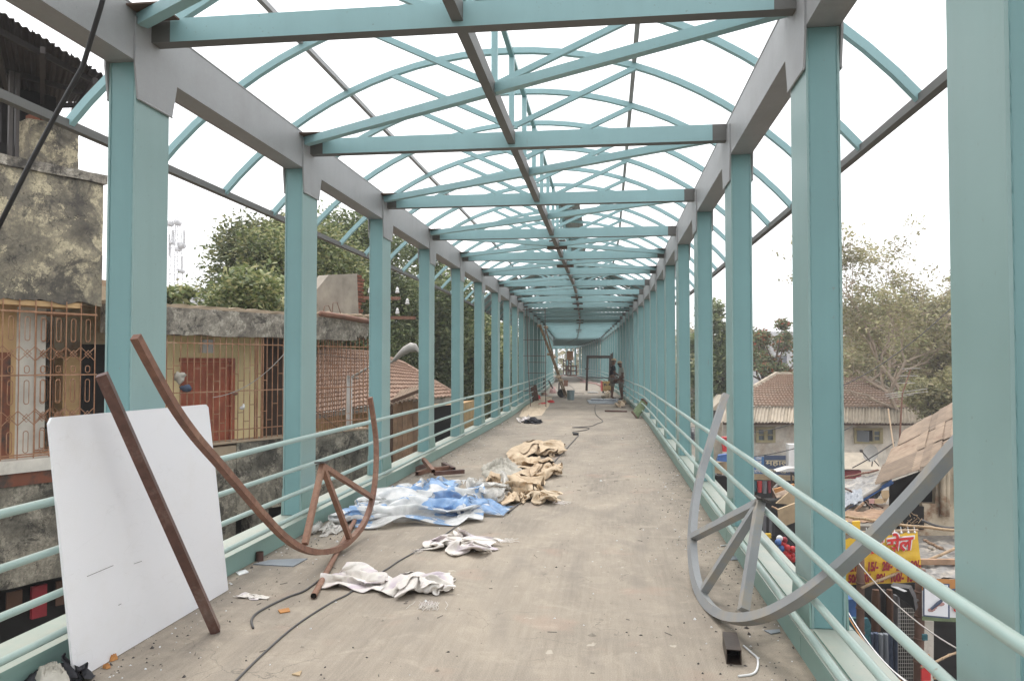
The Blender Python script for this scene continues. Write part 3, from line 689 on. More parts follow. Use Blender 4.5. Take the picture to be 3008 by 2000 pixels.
fpart('door_frame', M['redDoor'], YB, u1+.004, u1+.1, -.8, -.72, .16, z1+.07); fpart('door_frame', M['redDoor'], YB, u0-.02, u1, -.8, -.72, z1+.004, z1+.07)
for k in range(3): fpart('door_panel', M['redDoor'], dr, u0+.12, u1-.12, -.749, -.735, .3+.43*k, .62+.43*k)
fpart('dark_doorway', M['darkbrown'], YB, fl(v_(612,900),-.7)[0], -.95, -.798, -.70, .16, 2.2)
mb = MB(); fbox(mb, u0+.38, u0+.62, -.8, -.7, 1.78, 2.02); build('meter_box', mb, M['white'], YB)
roughslab('parapet_wall', M['mouldD'], YB, -3.34, 1.6, -.3, 0, -1.05, .2, .0, .03, seed=51)
roughslab('pier_wall', M['mouldD'], YB, -3.0, -2.65, -.3, .01, -2.4, -1.05, .0, .0, seed=52, n=10)
fpart('wall_top', M['slabtop'], YB, -4.0, 0., -.28, .02, .203, .24)
# bars
gb = fpart('window_grille', M['grill'], YB, uR+.15, 0, -.01, .01, 1.92, 1.94)
for z in (1.1, .42): fpart('grille_bar', M['grill'], gb, uR+.15, 0, -.008, .008, z, z+.018)
random.seed(3)
u = uR+.2; i = 0
while u < 0:
    fpart('grille_bar', M['grill'], gb, u-.007, u+.007, -.006, .006, .22, 2.12)
    mb = MB()
    for z in ((1.55,.85) if i%4==0 else (1.4,.62) if i%4==1 else (1.28,.72) if i%4==2 else (1.5,.56)):
        fbox(mb, u, u+.125, -.006, .006, z, z+.014)
    build('grille_rung', mb, M['grill'], gb); u += .125; i += 1
for u in (-2.95, -2.9, -2.78): fpart('grille_bar', M['grill'], gb, u-.012, u+.012, -.03, -.008, .2, 2.1)
for px_, py_, r_, mt_, lb_ in ((412,866,.09,'sack','knotted dirty rag tied to the bars left of the red door'),(424,892,.07,'denim','dark cloth dangling under the knotted rag'),(540,905,.04,'rust','small rusty lump hooked on the bars over the door'),(560,935,.05,'letterwhite','little white pouch hanging on the bars at the door edge')):
    mb = MB(); u_h, z_h = fl(v_(px_,py_),.03); c = FW(u_h,.03,z_h); mb.sphere(c, r_, r_*.6, r_*.8, 7, 10); mb.v = [tuple(Vector(q)+(Vector(q)-c)*(1.3*noise.noise(Vector(q)*17)+.5*(q[2]<c.z)*abs(noise.noise(Vector(q)*30)))-Vector((0,0,.05*r_*10*max(0,noise.noise(Vector((q[0]*25,q[1]*25,1))))))) for q in mb.v]; build('hanging_rag', mb, M[mt_], smooth=True, label=lb_, category='rag')
# second layer of bars on the return side, right end
u = -1.45
for i in range(14):
    fpart('grille_bar', M['grill'], gb, u-.006, u+.006, -1.1+.02*i-.006, -1.1+.02*i+.006, .22, 2.2); u += .105
for z in (.5,.9,1.25,1.6,1.95): fpart('grille_bar', M['grill'], gb, -1.45, 0, -1.1, -1.085, z, z+.015)
# rusty gutter pipe along the lintel end, kinked rebar
mb = MB(); mb.tube([FW(-1.55,.14,2.56),FW(-.9,.15,2.52),FW(0.05,.15,2.44)], .055, 10); build('gutter_pipe', mb, M['rust'], YB, smooth=True)
for u, h in ((-1.35,.22),(-1.12,.3),(-1.9,.14)):
    mb = MB(); mb.tube([FW(u,0,2.5),FW(u+.02,.02,2.5+h),FW(u+.12,.03,2.52+h),FW(u+.2,.05,2.45+h*.5)], .008, 5); build('rebar', mb, M['rust'], YB)
# broken stair-head wall on its roof with brick ends
CW = thing('broken_wall', 'broken grey concrete wall with ragged red brick edge on the flat roof', 'wall', FW(-.6, -.6, 2.55))
a = [fl(v_(*q), -.5) for q in ((718,722),(728,668),(757,633),(822,630),(826,722))]
mb = MB(); mb.prism([FW(u, -.5, z-.05*(k in (0,4))) for k, (u, z) in enumerate(a)], Vector(FN)*-.3); build('plaster_wall', mb, M['concrete'], CW)
uu = a[3][0]
for k in range(13):
    z = 2.56+.075*k
    if z > a[3][1]: break
    w = .12+.16*random.random()
    fpart('brick', M['brick'], CW, uu+.002, uu+w, -.78, -.52+.02*random.random(), z, z+.058)
    fpart('mortar', M['concrete'], CW, uu+.002, uu+w*.7, -.76, -.55, z+.06, z+.073)
rub = MB()
for k in range(40):
    u = -1.3+1.5*random.random(); r = .03+.05*random.random(); p = FW(u, -.3+.3*random.random(), 2.57+.02); rub.sphere(p, r, r*.8, r*.6, 4, 6)
build('roof_rubble', rub, M['slabtop'], label='loose pale rubble lying along the flat roof edge', category='rubble', kind='stuff')

# wires strung on the facades
def wire(label, pts, r, mat, name='wire', cat='wire', n=6, **kw):
    mb = MB(); mb.tube(pts, r, n); return build(name, mb, mat, smooth=True, label=label, category=cat, **kw)
def catm(a, b, sag, n=14): a, b = Vector(a), Vector(b); return [a.lerp(b, i/n)-Vector((0,0,sag*4*(i/n)*(1-i/n))) for i in range(n+1)]
wire('thin pale wire looped across the bars of the yellow house', catm(FW(*((fl(v_(490,915),.1)[0],.1,fl(v_(490,915),.1)[1]))), FW(fl(v_(700,755),.1)[0],.1,fl(v_(700,755),.1)[1]), .28), .006, M['lampgrey'])
wire('thin dark wire sloping down across the yellow house bars', [FW(fl(v_(640,800),.08)[0],.08,fl(v_(640,800),.08)[1]), FW(fl(v_(840,830),.08)[0],.08,fl(v_(840,830),.08)[1])], .005, M['black'])
wire('thin wire slanting from the bars down to the low wall', [FW(fl(v_(650,1140-250),.12)[0],.12,fl(v_(650,890),.12)[1]), FW(fl(v_(880,1060),.12)[0],.12,fl(v_(880,1060),.12)[1])], .005, M['black'])
# thick black cable hanging in front of the camera side, upper left
wire('thick black cable hanging diagonally outside the left columns', [UX(v_(245,-30),-2.55), UX(v_(232,18),-2.6), UX(v_(190,155),-2.75), UX(v_(130,262),-2.9), UX(v_(70,375),-3.1), UX(v_(-12,540),-3.3)], .013, M['black'], 'cable', 'cable', 8)

# ------------------------------------------------------------------ left: house with tiled roof, shed, poles
def tiled(mb, p00, p10, p01, p11, rows, cols, amp=.035, step=.05, jit=.01):
    p00, p10, p01, p11 = map(Vector, (p00, p10, p01, p11)); nrm = (p10-p00).cross(p01-p00).normalized()
    if nrm.z < 0: nrm = -nrm
    N = cols*4
    for r in range(rows):
        f0, f1 = r/rows, (r+1.15)/rows; P = []
        for f, lift in ((f0, step), (f1, 0.)):
            a, b = p00.lerp(p01, f), p10.lerp(p11, f)
            P.append([a.lerp(b, j/N)+nrm*(lift+amp*(.5+.5*math.cos(2*math.pi*j/4))+jit*noise.noise(Vector((j//4*1.7, r*2.3, 0)))) for j in range(N+1)])
        mb.grid(P); mb.grid([[q-nrm*step for q in P[0]], P[0]])
    return mb
def corners(D0, D1, *pts): return [CD(p, D0 if i < 2 else D1) for i, p in enumerate(pts)]
TH = thing('tiled_house', 'small house with weathered clay tile roof behind the barred window', 'house', CD(v_(880,1300), 24))
q = corners(21.5, 25, v_(700,962), v_(1045,912), v_(722,792), v_(1048,900))
top_l, top_m = CD(v_(738,806), 25.5), CD(v_(905,824), 25.)
build('roof_tiles', tiled(MB(), CD(v_(690,958),21.5), CD(v_(880,930),21.5), CD(v_(735,806),25.), CD(v_(860,815),25.), 15, 24), M['tileL'], TH, kind='stuff')
build('roof_tiles', tiled(MB(), CD(v_(882,929),21.5), CD(v_(1048,914),22.5), CD(v_(862,815),25.), CD(v_(930,838),24.6), 12, 20), M['tileL'], TH, kind='stuff')
mb = MB(); mb.tube([CD(v_(735,804),25.1), CD(v_(862,813),25.1), CD(v_(930,838),24.7), CD(v_(1048,908),22.6)], .08, 8); build('ridge_cap', mb, M['tileL'], TH, smooth=True)
mb = MB(); mb.beam(CD(v_(690,964),21.6), CD(v_(880,936),21.6), .06, .14); mb.beam(CD(v_(882,935),21.6), CD(v_(1048,920),22.5), .06, .14); build('eave_board', mb, M['concrete'], TH)
mb = MB(); mb.prism([CD(v_(680,966),22.4), CD(v_(1060,930),23.), CD(v_(1060,1250),23.), CD(v_(680,1250),22.4)], (0,2.5,0)); build('wall', mb, M['ochre'], TH)
# timber shed
SD = thing('timber_shed', 'weathered plank shed with small tiled canopy beside the low wall', 'shed', CD(v_(930,1200), 17))
for k in range(5):
    x0 = 903+k*12; D = 17+.02*(k%2)
    mb = MB(); a, b = CD(v_(x0,925),D), CD(v_(x0+11,1070),D); mb.prism([CD(v_(x0,925),D),CD(v_(x0+11.3,922),D),CD(v_(x0+11.3,1075),D),CD(v_(x0,1075),D)], (0,.05,0)); build('plank', mb, M['wood'], SD)
mb = MB(); mb.prism([CD(v_(893,930),16.95),CD(v_(903,928),16.95),CD(v_(903,1080),16.95),CD(v_(893,1080),16.95)], (0,.15,0)); build('post', mb, M['timber'], SD)
mb = MB(); mb.prism([CD(v_(885,1080),16.9),CD(v_(1060,1050),17.5),CD(v_(1060,1250),17.5),CD(v_(885,1250),16.9)], (0,.3,0)); build('plinth', mb, M['mouldD'], SD)
mb = MB(); mb.prism([CD(v_(962,940),17.2),CD(v_(1062,930),18),CD(v_(1062,1060),18),CD(v_(962,1080),17.2)], (0,.3,0)); build('dark_opening', mb, M['dark'], SD)
build('canopy', corr(MB(), CD(v_(892,935),16.4), CD(v_(968,912),16.6), CD(v_(925,900),17.6), CD(v_(972,888),17.6), 8, .03, th=.01), M['corrB'], SD, smooth=True)
mb = MB(); mb.beam(CD(v_(900,925),16.5), CD(v_(965,900),16.7), .05, .07); build('canopy_beam', mb, M['timber'], SD)
# street lamp
SL = thing('street_lamp', 'grey street lamp with long arm and drooping head beside the third left column', 'street lamp', CD(v_(804,1300), 19))
D = 19.
mb = MB(); mb.tube([CD(v_(804,1500),D), CD(v_(804,866),D)], .075, 10); build('pole', mb, M['lampgrey'], SL, smooth=True)
mb = MB(); mb.tube([CD(v_(804,872),D), CD(v_(850,845),D), CD(v_(905,832),D)], .03, 8); build('arm', mb, M['lampgrey'], SL, smooth=True)
mb = MB(); P = []
for i, (x, y, r) in enumerate(((904,832,.05),(912,826,.11),(928,812,.16),(945,803,.17),(958,803,.14),(966,812,.05))):
    c = CD(v_(x,y), D); P.append([c+Vector((0, r*math.sin(a)*1.0, r*math.cos(a)*(.5 if math.cos(a) < 0 else .9))) for a in [2*math.pi*k/10 for k in range(10)]])
mb.grid(P, closed=True); mb.add(P[0], [tuple(range(9,-1,-1))]); mb.add(P[-1], [tuple(range(10))]); build('lamp_head', mb, M['lampgrey'], SL, smooth=True)
mb = MB(); mb.beam(CD(v_(796,865),D-.1), CD(v_(828,872),D-.1), .03, .03); build('bracket', mb, M['lampgrey'], SL)
# utility pole with insulators
UP = thing('utility_pole', 'iron utility pole crossarms with white insulators behind the third left column', 'utility pole', CD(v_(876,1300), 20))
D = 20.
mb = MB(); mb.tube([CD(v_(872,1500),D), CD(v_(872,660),D)], .07, 8); build('pole', mb, M['darksteel'], UP)
for y0, x1 in ((686,922),(731,957)):
    mb = MB(); mb.beam(CD(v_(838,y0),D), CD(v_(x1,y0+1),D), .06, .08); arm = build('crossarm', mb, M['rust'], UP)
for x, y in ((915,668),(852,668),(915,716),(938,694)):
    mb = MB(); c = CD(v_(x,y),D)
    for k, (r, z) in enumerate(((.03,-.1),(.08,-.07),(.08,-.02),(.05,0),(.07,.02),(.05,.07),(.02,.1))): pass
    mb.grid([[c+Vector((.6*r*math.cos(a), .6*r*math.sin(a), .6*z)) for a in [2*math.pi*k/10 for k in range(10)]] for r, z in ((.03,-.14),(.09,-.12),(.09,-.05),(.055,-.03),(.075,.0),(.065,.06),(.04,.07),(.045,.12),(.01,.13))], closed=True)
    build('insulator', mb, M['white'], UP, smooth=True)

# telecom mast on a far roof
FB = thing('distant_block', 'pale distant block below the telecom mast at left', 'building', CD(v_(430,900), 90))
mb = MB(); mb.prism([CD(v_(395,668),90),CD(v_(470,668),90),CD(v_(470,1000),90),CD(v_(395,1000),90)], (0,9,0)); build('wall', mb, M['far'], FB)
mb = MB(); mb.prism([CD(v_(402,660),89.8),CD(v_(440,660),89.8),CD(v_(440,668),89.8),CD(v_(402,668),89.8)], (0,5,0)); build('roof_room', mb, M['far'], FB)
for x in (405, 425, 445): 
    mb = MB(); mb.prism([CD(v_(x,678),89.95),CD(v_(x+10,678),89.95),CD(v_(x+10,690),89.95),CD(v_(x,690),89.95)], (0,-.08,0)); build('window', mb, M['farwin'], FB)
TM = thing('telecom_mast', 'thin lattice telecom mast with dish antennas on a distant roof', 'telecom mast', CD(v_(405,662), 89))
D = 89
cw = CD(v_(405,662),D); hz = CD(v_(405,503),D).z-cw.z
mb = MB(); w0 = .55
for k in range(4):
    dx, dy = [(-1,-1),(1,-1),(1,1),(-1,1)][k]; mb.tube([cw+Vector((dx*w0,dy*w0,0)), cw+Vector((dx*w0*.6,dy*w0*.6,hz))], .05, 4)
for i in range(16):
    z0, z1 = hz*i/16, hz*(i+1)/16; w = w0*(1-.4*i/16); sg = 1 if i%2 else -1
    for dy in (-1,1): mb.tube([cw+Vector((-w*sg,dy*w,z0)), cw+Vector((w*sg,dy*w,z1))], .03, 4)
    mb.tube([cw+Vector((-w,-w,z1)), cw+Vector((w,-w,z1))], .03, 4)
build('lattice', mb, M['far'], TM)
for x, y, r in ((393,516,.42),(411,514,.42),(420,566,.5),(398,560,.3),(420,625,.35),(412,575,.3)):
    c = CD(v_(x,y),D); mb = MB(); mb.tube([c+Vector((0,-.5,0)), c+Vector((0,.2,0))], r*.75, 14); build('dish', mb, M['far'], TM, smooth=True)
for x, ya, yb in ((390,540,590),(399,530,560),(424,530,560),(419,590,625)):
    mb = MB(); mb.tube([CD(v_(x,ya),D), CD(v_(x,yb),D)], .12, 6); build('panel_antenna', mb, M['far'], TM)

# ------------------------------------------------------------------ trees
def leaves(n, clumps, size, flat=.5, seed=0):
    g = np.random.default_rng(seed); C = np.array([c[:3] for c in clumps]); R = np.array([c[3] for c in clumps])
    w = R**2; idx = g.choice(len(clumps), n, p=w/w.sum()); d = g.normal(size=(n,3)); d /= np.linalg.norm(d, axis=1)[:,None]
    rad = R[idx]*(g.random(n)**.45)*(1+.18*g.normal(size=n)); P = C[idx]+d*rad[:,None]*np.array([1,1,.8])
    a = g.normal(size=(n,3)); a[:,2] *= flat; a /= np.linalg.norm(a,axis=1)[:,None]; b = np.cross(a, g.normal(size=(n,3))); b /= np.linalg.norm(b,axis=1)[:,None]
    s = size*(.6+.8*g.random(n))[:,None]; V = np.stack([P-a*s, P+b*s*.42+a*s*.1, P+a*s, P-b*s*.42+a*s*.1], 1).reshape(-1,3); return V
def leafobj(name, V, mat, parent):
    base = np.array(WO[parent]); me = bpy.data.meshes.new(name); n = len(V)//4
    me.vertices.add(len(V)); me.vertices.foreach_set('co', (V-base).astype(np.float32).ravel())
    me.loops.add(4*n); me.loops.foreach_set('vertex_index', np.arange(4*n, dtype=np.int32))
    me.polygons.add(n); me.polygons.foreach_set('loop_start', np.arange(0,4*n,4,dtype=np.int32)); me.update(calc_edges=True); me.materials.append(mat)
    o = bpy.data.objects.new(name, me); COL.objects.link(o); o.parent = parent; return o
def tree(name, label, base, crown, nclump, clr, nleaf, size, mat, seed, trunk=M['trunk'], group=None, tr=.22, squash=1., parts=None):
    """crown = (centre, rx, ry, rz)"""
    g = random.Random(seed); T = thing(name, label, 'tree', base, group); c, rx, ry, rz = crown; c = Vector(c); base = Vector(base); cl = []
    for i in range(nclump):
        while True:
            p = Vector((g.uniform(-1,1), g.uniform(-1,1), g.uniform(-1,1)))
            if .15 < p.length < 1: break
        p = p*(.55+.45*p.length)/p.length*p.length**.3
        cl.append((c.x+p.x*rx, c.y+p.y*ry, c.z+p.z*rz*squash, clr*g.uniform(.6,1.25)))
    leafobj('crown', leaves(nleaf, cl, size, seed=seed), mat, T)
    mb = MB(); fork = base.lerp(Vector((c.x, c.y, c.z-rz*.6)), .8)
    pts = [base+(fork-base)*k/5+Vector((g.uniform(-.1,.1), g.uniform(-.1,.1), 0))*k for k in range(6)]; mb.tube(pts, [tr*(1.2-.09*k) for k in range(6)], 9)
    for i in range(0, len(cl), max(1, len(cl)//16)):
        e = Vector(cl[i][:3]); m = fork.lerp(e, .5)+Vector((g.uniform(-.4,.4), g.uniform(-.4,.4), .2)); mb.tube([fork, m, e], [tr*.45, tr*.25, tr*.07], 6)
    build('trunk', mb, trunk, T, smooth=True); return T
def CG(x, y, D): p = CD(v_(x,y), D); return (p.x, p.y, GZ)
def ell(x0, x1, y0, y1, D, ry): # crown ellipsoid filling a photo rectangle at distance D
    a, b = CD(v_(x0,(y0+y1)/2), D), CD(v_(x1,(y0+y1)/2), D); t, u = CD(v_((x0+x1)/2,y0), D), CD(v_((x0+x1)/2,y1), D)
    return ((a+b)/2, (b-a).length/2, ry, (t.z-u.z)/2)
tree('broadleaf_tree', 'large dark green tree rising behind the yellow house roof', CG(700,800,25), ell(520,800,520,800,25,2.6), 34, 1.0, 90000, .072, M['leafyell'], 11)
tree('broadleaf_tree', 'tall dense dark tree between the second and fourth left columns', CG(820,800,30), ell(700,960,520,900,30,3), 40, 1.2, 85000, .082, M['leafdark'], 12)
tree('broadleaf_tree', 'wide dark tree seen behind the fourth and fifth left columns', CG(980,800,34), ell(890,1110,570,980,34,3), 40, 1.3, 60000, .11, M['leafdark'], 13)
tree('broadleaf_tree', 'yellowish green tree beyond the sixth left column', CG(1120,850,44), ell(1080,1190,740,1010,44,3), 24, 1.2, 22000, .13, M['leafyell'], 14)
tree('bush_tree', 'straggly yellow green bush growing above the flat roof edge', CG(560,720,19), ell(475,660,665,730,19,1.4), 9, .62, 12000, .075, M['leafyell'], 15)
tree('bush_tree', 'small leafy bush beside the distant block at left', CG(400,740,21), ell(385,440,670,740,21,.8), 7, .4, 2200, .11, M['leafyell'], 16)
tree('broadleaf_tree', 'dark tree seen through the gap behind the fourth right column', CG(1660,900,48), ell(1596,1690,700,960,48,3), 22, 1.1, 17000, .15, M['leafdark'], 21)
tree('broadleaf_tree', 'tree with reddish leaves in tiers left of the second right column', CG(1770,900,45), ell(1690,1850,735,880,45,2.5), 18, .62, 9000, .11, M['leafred'], 22)
tree('broadleaf_tree', 'hazy pale green tree behind the bare branches at right', CG(2050,900,62), ell(1930,2140,695,910,62,4), 36, 1.5, 46000, .14, M['leafpale'], 23)
tree('broadleaf_tree', 'green tree at far right beside the nearest right column', CG(2190,900,40), ell(2125,2290,640,950,40,3), 26, .9, 22000, .11, M['leafpale'], 24)
tree('broadleaf_tree', 'small dark green tree low beside the shack roof at right', CG(2190,950,34), ell(2120,2215,850,960,34,1.5), 12, .7, 8000, .10, M['leafpale'], 25)
for k, (x0, x1, y0, D) in enumerate(((1120,1215,760,70),(1290,1420,780,150),(1420,1600,770,150),(1560,1640,750,80),(1830,1960,780,90),(2210,2420,700,60),(380,520,720,60),(-200,0,700,60))):
    tree('distant_tree', 'hazy distant tree, %s counting from the one beyond the left columns' % ['first','second','third','fourth','fifth','sixth','seventh','eighth'][k], CG((x0+x1)/2,900,D), ell(x0,x1,y0,1010,D,4), 24, 1.6*D/60, 12000, .22*D/70, M['leafpale'] if k%2 else M['leafyell'], 40+k, group='distant trees on the horizon')
# the bare tree: real branches and sparse leaves
def baretree(label, base, dirs, seed, L0, r0, mat, depth=6, nleaf=2500, lm=None):
    g = random.Random(seed); T = thing('bare_tree', label, 'tree', base); mb = MB(); tips = []
    def grow(p, d, L, r, k):
        q = p; pts = [p]; 
        for i in range(3):
            d = (d+Vector((g.uniform(-.25,.25), g.uniform(-.2,.2), g.uniform(-.12,.2)))).normalized(); q = q+d*L/3; pts.append(q)
        mb.tube(pts, [r, r*.9, r*.8, r*.68], 6 if k > 3 else 4)
        if k <= 2: tips.append((q.x,q.y,q.z))
        if k == 0: return
        for i in range(g.choice((2,3,3)) if k > 1 else 3):
            a = Vector((g.uniform(-1,1), g.uniform(-.7,.7), g.uniform(-.35,.8))).normalized(); grow(pts[-1 if i else 2], (d*.7+a*.75).normalized(), L*g.uniform(.62,.86), r*.62, k-1)
    for d in dirs: grow(Vector(base), Vector(d).normalized(), L0, r0, depth)
    build('trunk', mb, mat, T)
    if tips and nleaf: leafobj('crown', leaves(nleaf, [(*t, .5) for t in tips], .10, seed=seed), lm or M['leafdry'], T)
    return T
p = CD(v_(2120,905), 38)
baretree('leafless brown tree with tangled branches behind the tiled house at right', (p.x, p.y, GZ+2.5), ((-.25,0,1),), 5, 3.3, .2, M['paletrunk'], 7, 15000, M['leafpale'])
p = CD(v_(2010,905), 44)
baretree('smaller leafless tree left of the tangled bare tree at right', (p.x, p.y, GZ+3), ((.1,0,1),), 9, 2.9, .16, M['paletrunk'], 6, 6000, M['leafpale'])

# ------------------------------------------------------------------ right: far buildings
for nm, lab, (x0, x1, y0, D), wins in (
  ('distant_building', 'whitish building with pitched top glimpsed behind the reddish tree', (1745,1850,775,80), ((1800,1810,790,800),(1790,1812,818,845))),
  ('distant_building', 'pale grey block behind the bare tree at far right', (2110,2330,735,95), tuple((2120+22*i, 2130+22*i, 750+34*j, 768+34*j) for i in range(5) for j in range(4))),
  ('distant_building', 'long low pale block hidden behind the hazy tree', (1920,2100,800,110), tuple((1935+20*i, 1944+20*i, 812+28*j, 826+28*j) for i in range(7) for j in range(3)))):
    b = thing(nm, lab, 'building', CG((x0+x1)/2, 900, D)); a0_, b0_ = CD(v_(x0,y0),D), CD(v_(x1,y0),D)
    mb = MB(); mb.prism([a0_, b0_, Vector((b0_.x,b0_.y,GZ)), Vector((a0_.x,a0_.y,GZ))], (0,9,0)); build('wall', mb, M['far'], b)
    mb = MB(); mb.prism([a0_+Vector((-.3,-.3,0)), b0_+Vector((.3,-.3,0)), b0_+Vector((.3,-.3,.5)), a0_+Vector((-.3,-.3,.5))], (0,9.5,0)); build('parapet', mb, M['far'], b)
    for (wx0, wx1, wy0, wy1) in wins:
        mb = MB(); mb.prism([CD(v_(wx0,wy0),D-.05),CD(v_(wx1,wy0),D-.05),CD(v_(wx1,wy1),D-.05),CD(v_(wx0,wy1),D-.05)], (0,.04,0)); build('window', mb, M['farwin'], b)

# the tiled house on the right
RH = thing('corrugated_eaves_house', 'cream two storey house with clay tiled hip roof and corrugated eaves, right side', 'house', CD(c4(1000,2000), 39))
D = 38.
def cq(mb, pts, D, back=(0,.3,0), mi=0): mb.prism([CD(p, D) if not isinstance(p, Vector) else p for p in pts], back, mi); return mb
p0, p1 = c4(285,905), c4(1655,905)
A_, B_ = CD(p0, D), CD(p1, D)
mb = MB(); mb.prism([A_+Vector((0,0,.6)), B_+Vector((0,0,.6)), Vector((B_.x,B_.y,GZ)), Vector((A_.x,A_.y,GZ))], (.8,6,0)); build('wall', mb, M['cream'], RH)
tl, tr_ = CD(c4(290,804), D-.2), CD(c4(1625,814), D-.2); rl, rr = CD(c4(655,590), 41.5), CD(c4(1243,590), 41.5)
ml, mr_ = tl.lerp(tr_, .12), tl.lerp(tr_, .86)
build('roof_tiles', tiled(MB(), tl, tr_, rl, rr, 14, 50, .06, .13), M['tileR'], RH, kind='stuff')
build('side_roof_tiles', tiled(MB(), tr_, CD(c4(1640,812), 45), rr, rr+Vector((.02,.3,0)), 12, 16, .06, .13), M['tileR'], RH, kind='stuff')
for a, b in ((rl, rr), (rr, tr_), (rl, tl)):
    n = 16
    for k in range(n):
        pa, pb = a.lerp(b, k/n), a.lerp(b, (k+1.1)/n)
        mb = MB(); mb.tube([pa+Vector((0,-.05,.08)), pb+Vector((0,-.05,.05))], .13, 6); build('ridge_tile', mb, M['corrR'], RH)
# corrugated eave sheets
el, er = CD(c4(268,912), D-1.4), CD(c4(1712,893), D-1.2); em = CD(c4(1600,922), D-1.4)
ns = 12
for k in range(ns):
    f0, f1 = k/ns, (k+1.06)/ns; a, b = CD(c4(268,912),D-1.4), CD(c4(1610,922),D-1.4); c, d = CD(c4(290,802),D-.1), CD(c4(1600,812),D-.1)
    off = Vector((0,0,.02*(k%2)))
    build('corrugated_sheet', corr(MB(), a.lerp(b,f0)+off, a.lerp(b,f1)+off, c.lerp(d,f0)+off, c.lerp(d,f1)+off, 5, .045, th=.01), M['corrR'], RH, smooth=True)
build('corrugated_sheet', corr(MB(), CD(c4(1612,925),D-1.4), CD(c4(1712,893),D-.6), CD(c4(1600,812),D-.1), CD(c4(1670,812),D+.3), 5, .045, th=.01), M['corrR'], RH, smooth=True)
mb = MB(); mb.beam(CD(c4(290,908),D-1.2)-Vector((0,0,.1)), CD(c4(1640,912),D-1.2)-Vector((0,0,.1)), .08, .1); build('eave_beam', mb, M['timber'], RH)
def rwindow(x0, y0, x1, y1, openl=False):
    D2 = D-.03
    P = [CD(c4(x0,y0),D2), CD(c4(x1,y0),D2), CD(c4(x1,y1),D2), CD(c4(x0,y1),D2)]
    mb = MB(); w = (P[1]-P[0]).length; u = (P[1]-P[0]).normalized(); z = Vector((0,0,1)); h = P[0].z-P[3].z; o = P[3]; n = Vector(-FH)
    def bx(a, b, c, d, t0, t1): mb.obox(o+u*(a+b)/2+z*(c+d)/2+n*(t0+t1)/2, u*(b-a)/2, n*(t1-t0)/2, z*(d-c)/2)
    f = .08*w/1.0
    bx(0,w,0,f,0,.08); bx(0,w,h-f,h,0,.08); bx(0,f,f,h-f,0,.08); bx(w-f,w,f,h-f,0,.08); 
    if not openl: bx(w/2-f*.5,w/2+f*.5,f,h-f,0,.09)
    fr = build('window', mb, M['woodframe'], RH)
    def pane(a, b, c, d, t=.02, mat=M['glassy']):
        m2 = MB(); m2.obox(o+u*(a+b)/2+z*(c+d)/2+n*t, u*(b-a)/2, n*.008, z*(d-c)/2); build('pane', m2, mat, fr)
    def sash(a, b):
        m2 = MB(); 
        for (p_,q_,r_,s_) in ((a,b,h*.5-.025,h*.5+.025),(a,a+.05,f,h-f),(b-.05,b,f,h-f),(a,b,f,f+.05),(a,b,h-f-.05,h-f)):
            m2.obox(o+u*(p_+q_)/2+z*(r_+s_)/2+n*.05, u*(q_-p_)/2, n*.03, z*(s_-r_)/2)
        build('sash', m2, M['woodframe'], fr)
    if not openl:
        sash(f, w/2-f*.5); sash(w/2+f*.5, w-f)
        for a, b in ((f+.05, w/2-.1), (w/2+.1, w-f-.05)):
            pane(a,b,f+.05,h*.5-.03); pane(a,b,h*.5+.03,h-f-.05)
    else:
        pane(w*.34, w*.64, f, h-f, .01, M['dark']); sash(w*.66, w-f); pane(w*.68,w-f-.05,f+.05,h*.5-.03); pane(w*.68,w-f-.05,h*.5+.03,h-f-.05)
        m2 = MB(); m2.prism([o+u*f+z*f, o+u*w*.36+z*f+n*.45, o+u*w*.36+z*(h-f)+n*.45, o+u*f+z*(h-f)], tuple(u*.04)); build('open_sash', m2, M['steelplate'], fr)
    return fr
rwindow(515, 945, 648, 1052); rwindow(1190, 952, 1385, 1058, True)
# red cloth inside open window
# shop signs below the house
def board(name, label, cat, pts, D, mat, back=.1, parent=None):
    mb = MB(); cq(mb, pts, D, (0,back,0))
    if parent: return build(name, mb, mat, parent)
    return build(name, mb, mat, label=label, category=cat)
def text(name, body, p0, wid, hgt, D, mat, parent, off=.012, shear=0., dz=0., up=None, ud=None, outline=None, xs=None):
    """text mesh, lower left corner at photo point p0, on the camera-facing plane at D"""
    c = bpy.data.curves.new('t', 'FONT'); c.body = body; c.shear = shear; c.offset = off; c.extrude = .004; c.resolution_u = 4
    o = bpy.data.objects.new('t', c); COL.objects.link(o); dg = bpy.context.evaluated_depsgraph_get(); dg.update()
    me = bpy.data.meshes.new_from_object(o.evaluated_get(dg)); bpy.data.objects.remove(o); V = np.array([v.co[:] for v in me.vertices])
    mn, mx = V.min(0), V.max(0); sx = wid/(mx[0]-mn[0]); sy = hgt/(mx[1]-mn[1]); base = CD(p0, D) if not isinstance(p0, Vector) else p0
    u = np.array(ud if ud is not None else _r); w = np.array(up if up is not None else (0,0,1.)); n = -FH
    for i, v in enumerate(me.vertices):
        q = np.array(base)+u*(V[i,0]-mn[0])*sx+w*(V[i,1]-mn[1])*sy+n*(V[i,2]+dz); v.co = Vector(q)-WO[parent]
    me.materials.clear(); me.materials.append(mat); ob = bpy.data.objects.new(name, me); COL.objects.link(ob); ob.parent = parent; return ob
Ds = 37.2
s1 = board('shop_sign', 'dark blue shop sign with large cream Devanagari lettering under the cream house', 'sign', [c4(574,1142),c4(905,1142),c4(905,1282),c4(574,1270)], Ds, M['signblue'])
k38 = Ds/F
text('lettering', 'महालक्ष्मी', c4(582,1222), 330/2.34*k38, 62/2.34*k38, Ds-.03, M['lettercream'], s1, .025)
text('lettering', 'एक्सक्लुझीव मॅचिंग', c4(580,1262), 300/2.34*k38, 36/2.34*k38, Ds-.03, M['lettercream'], s1, .02)
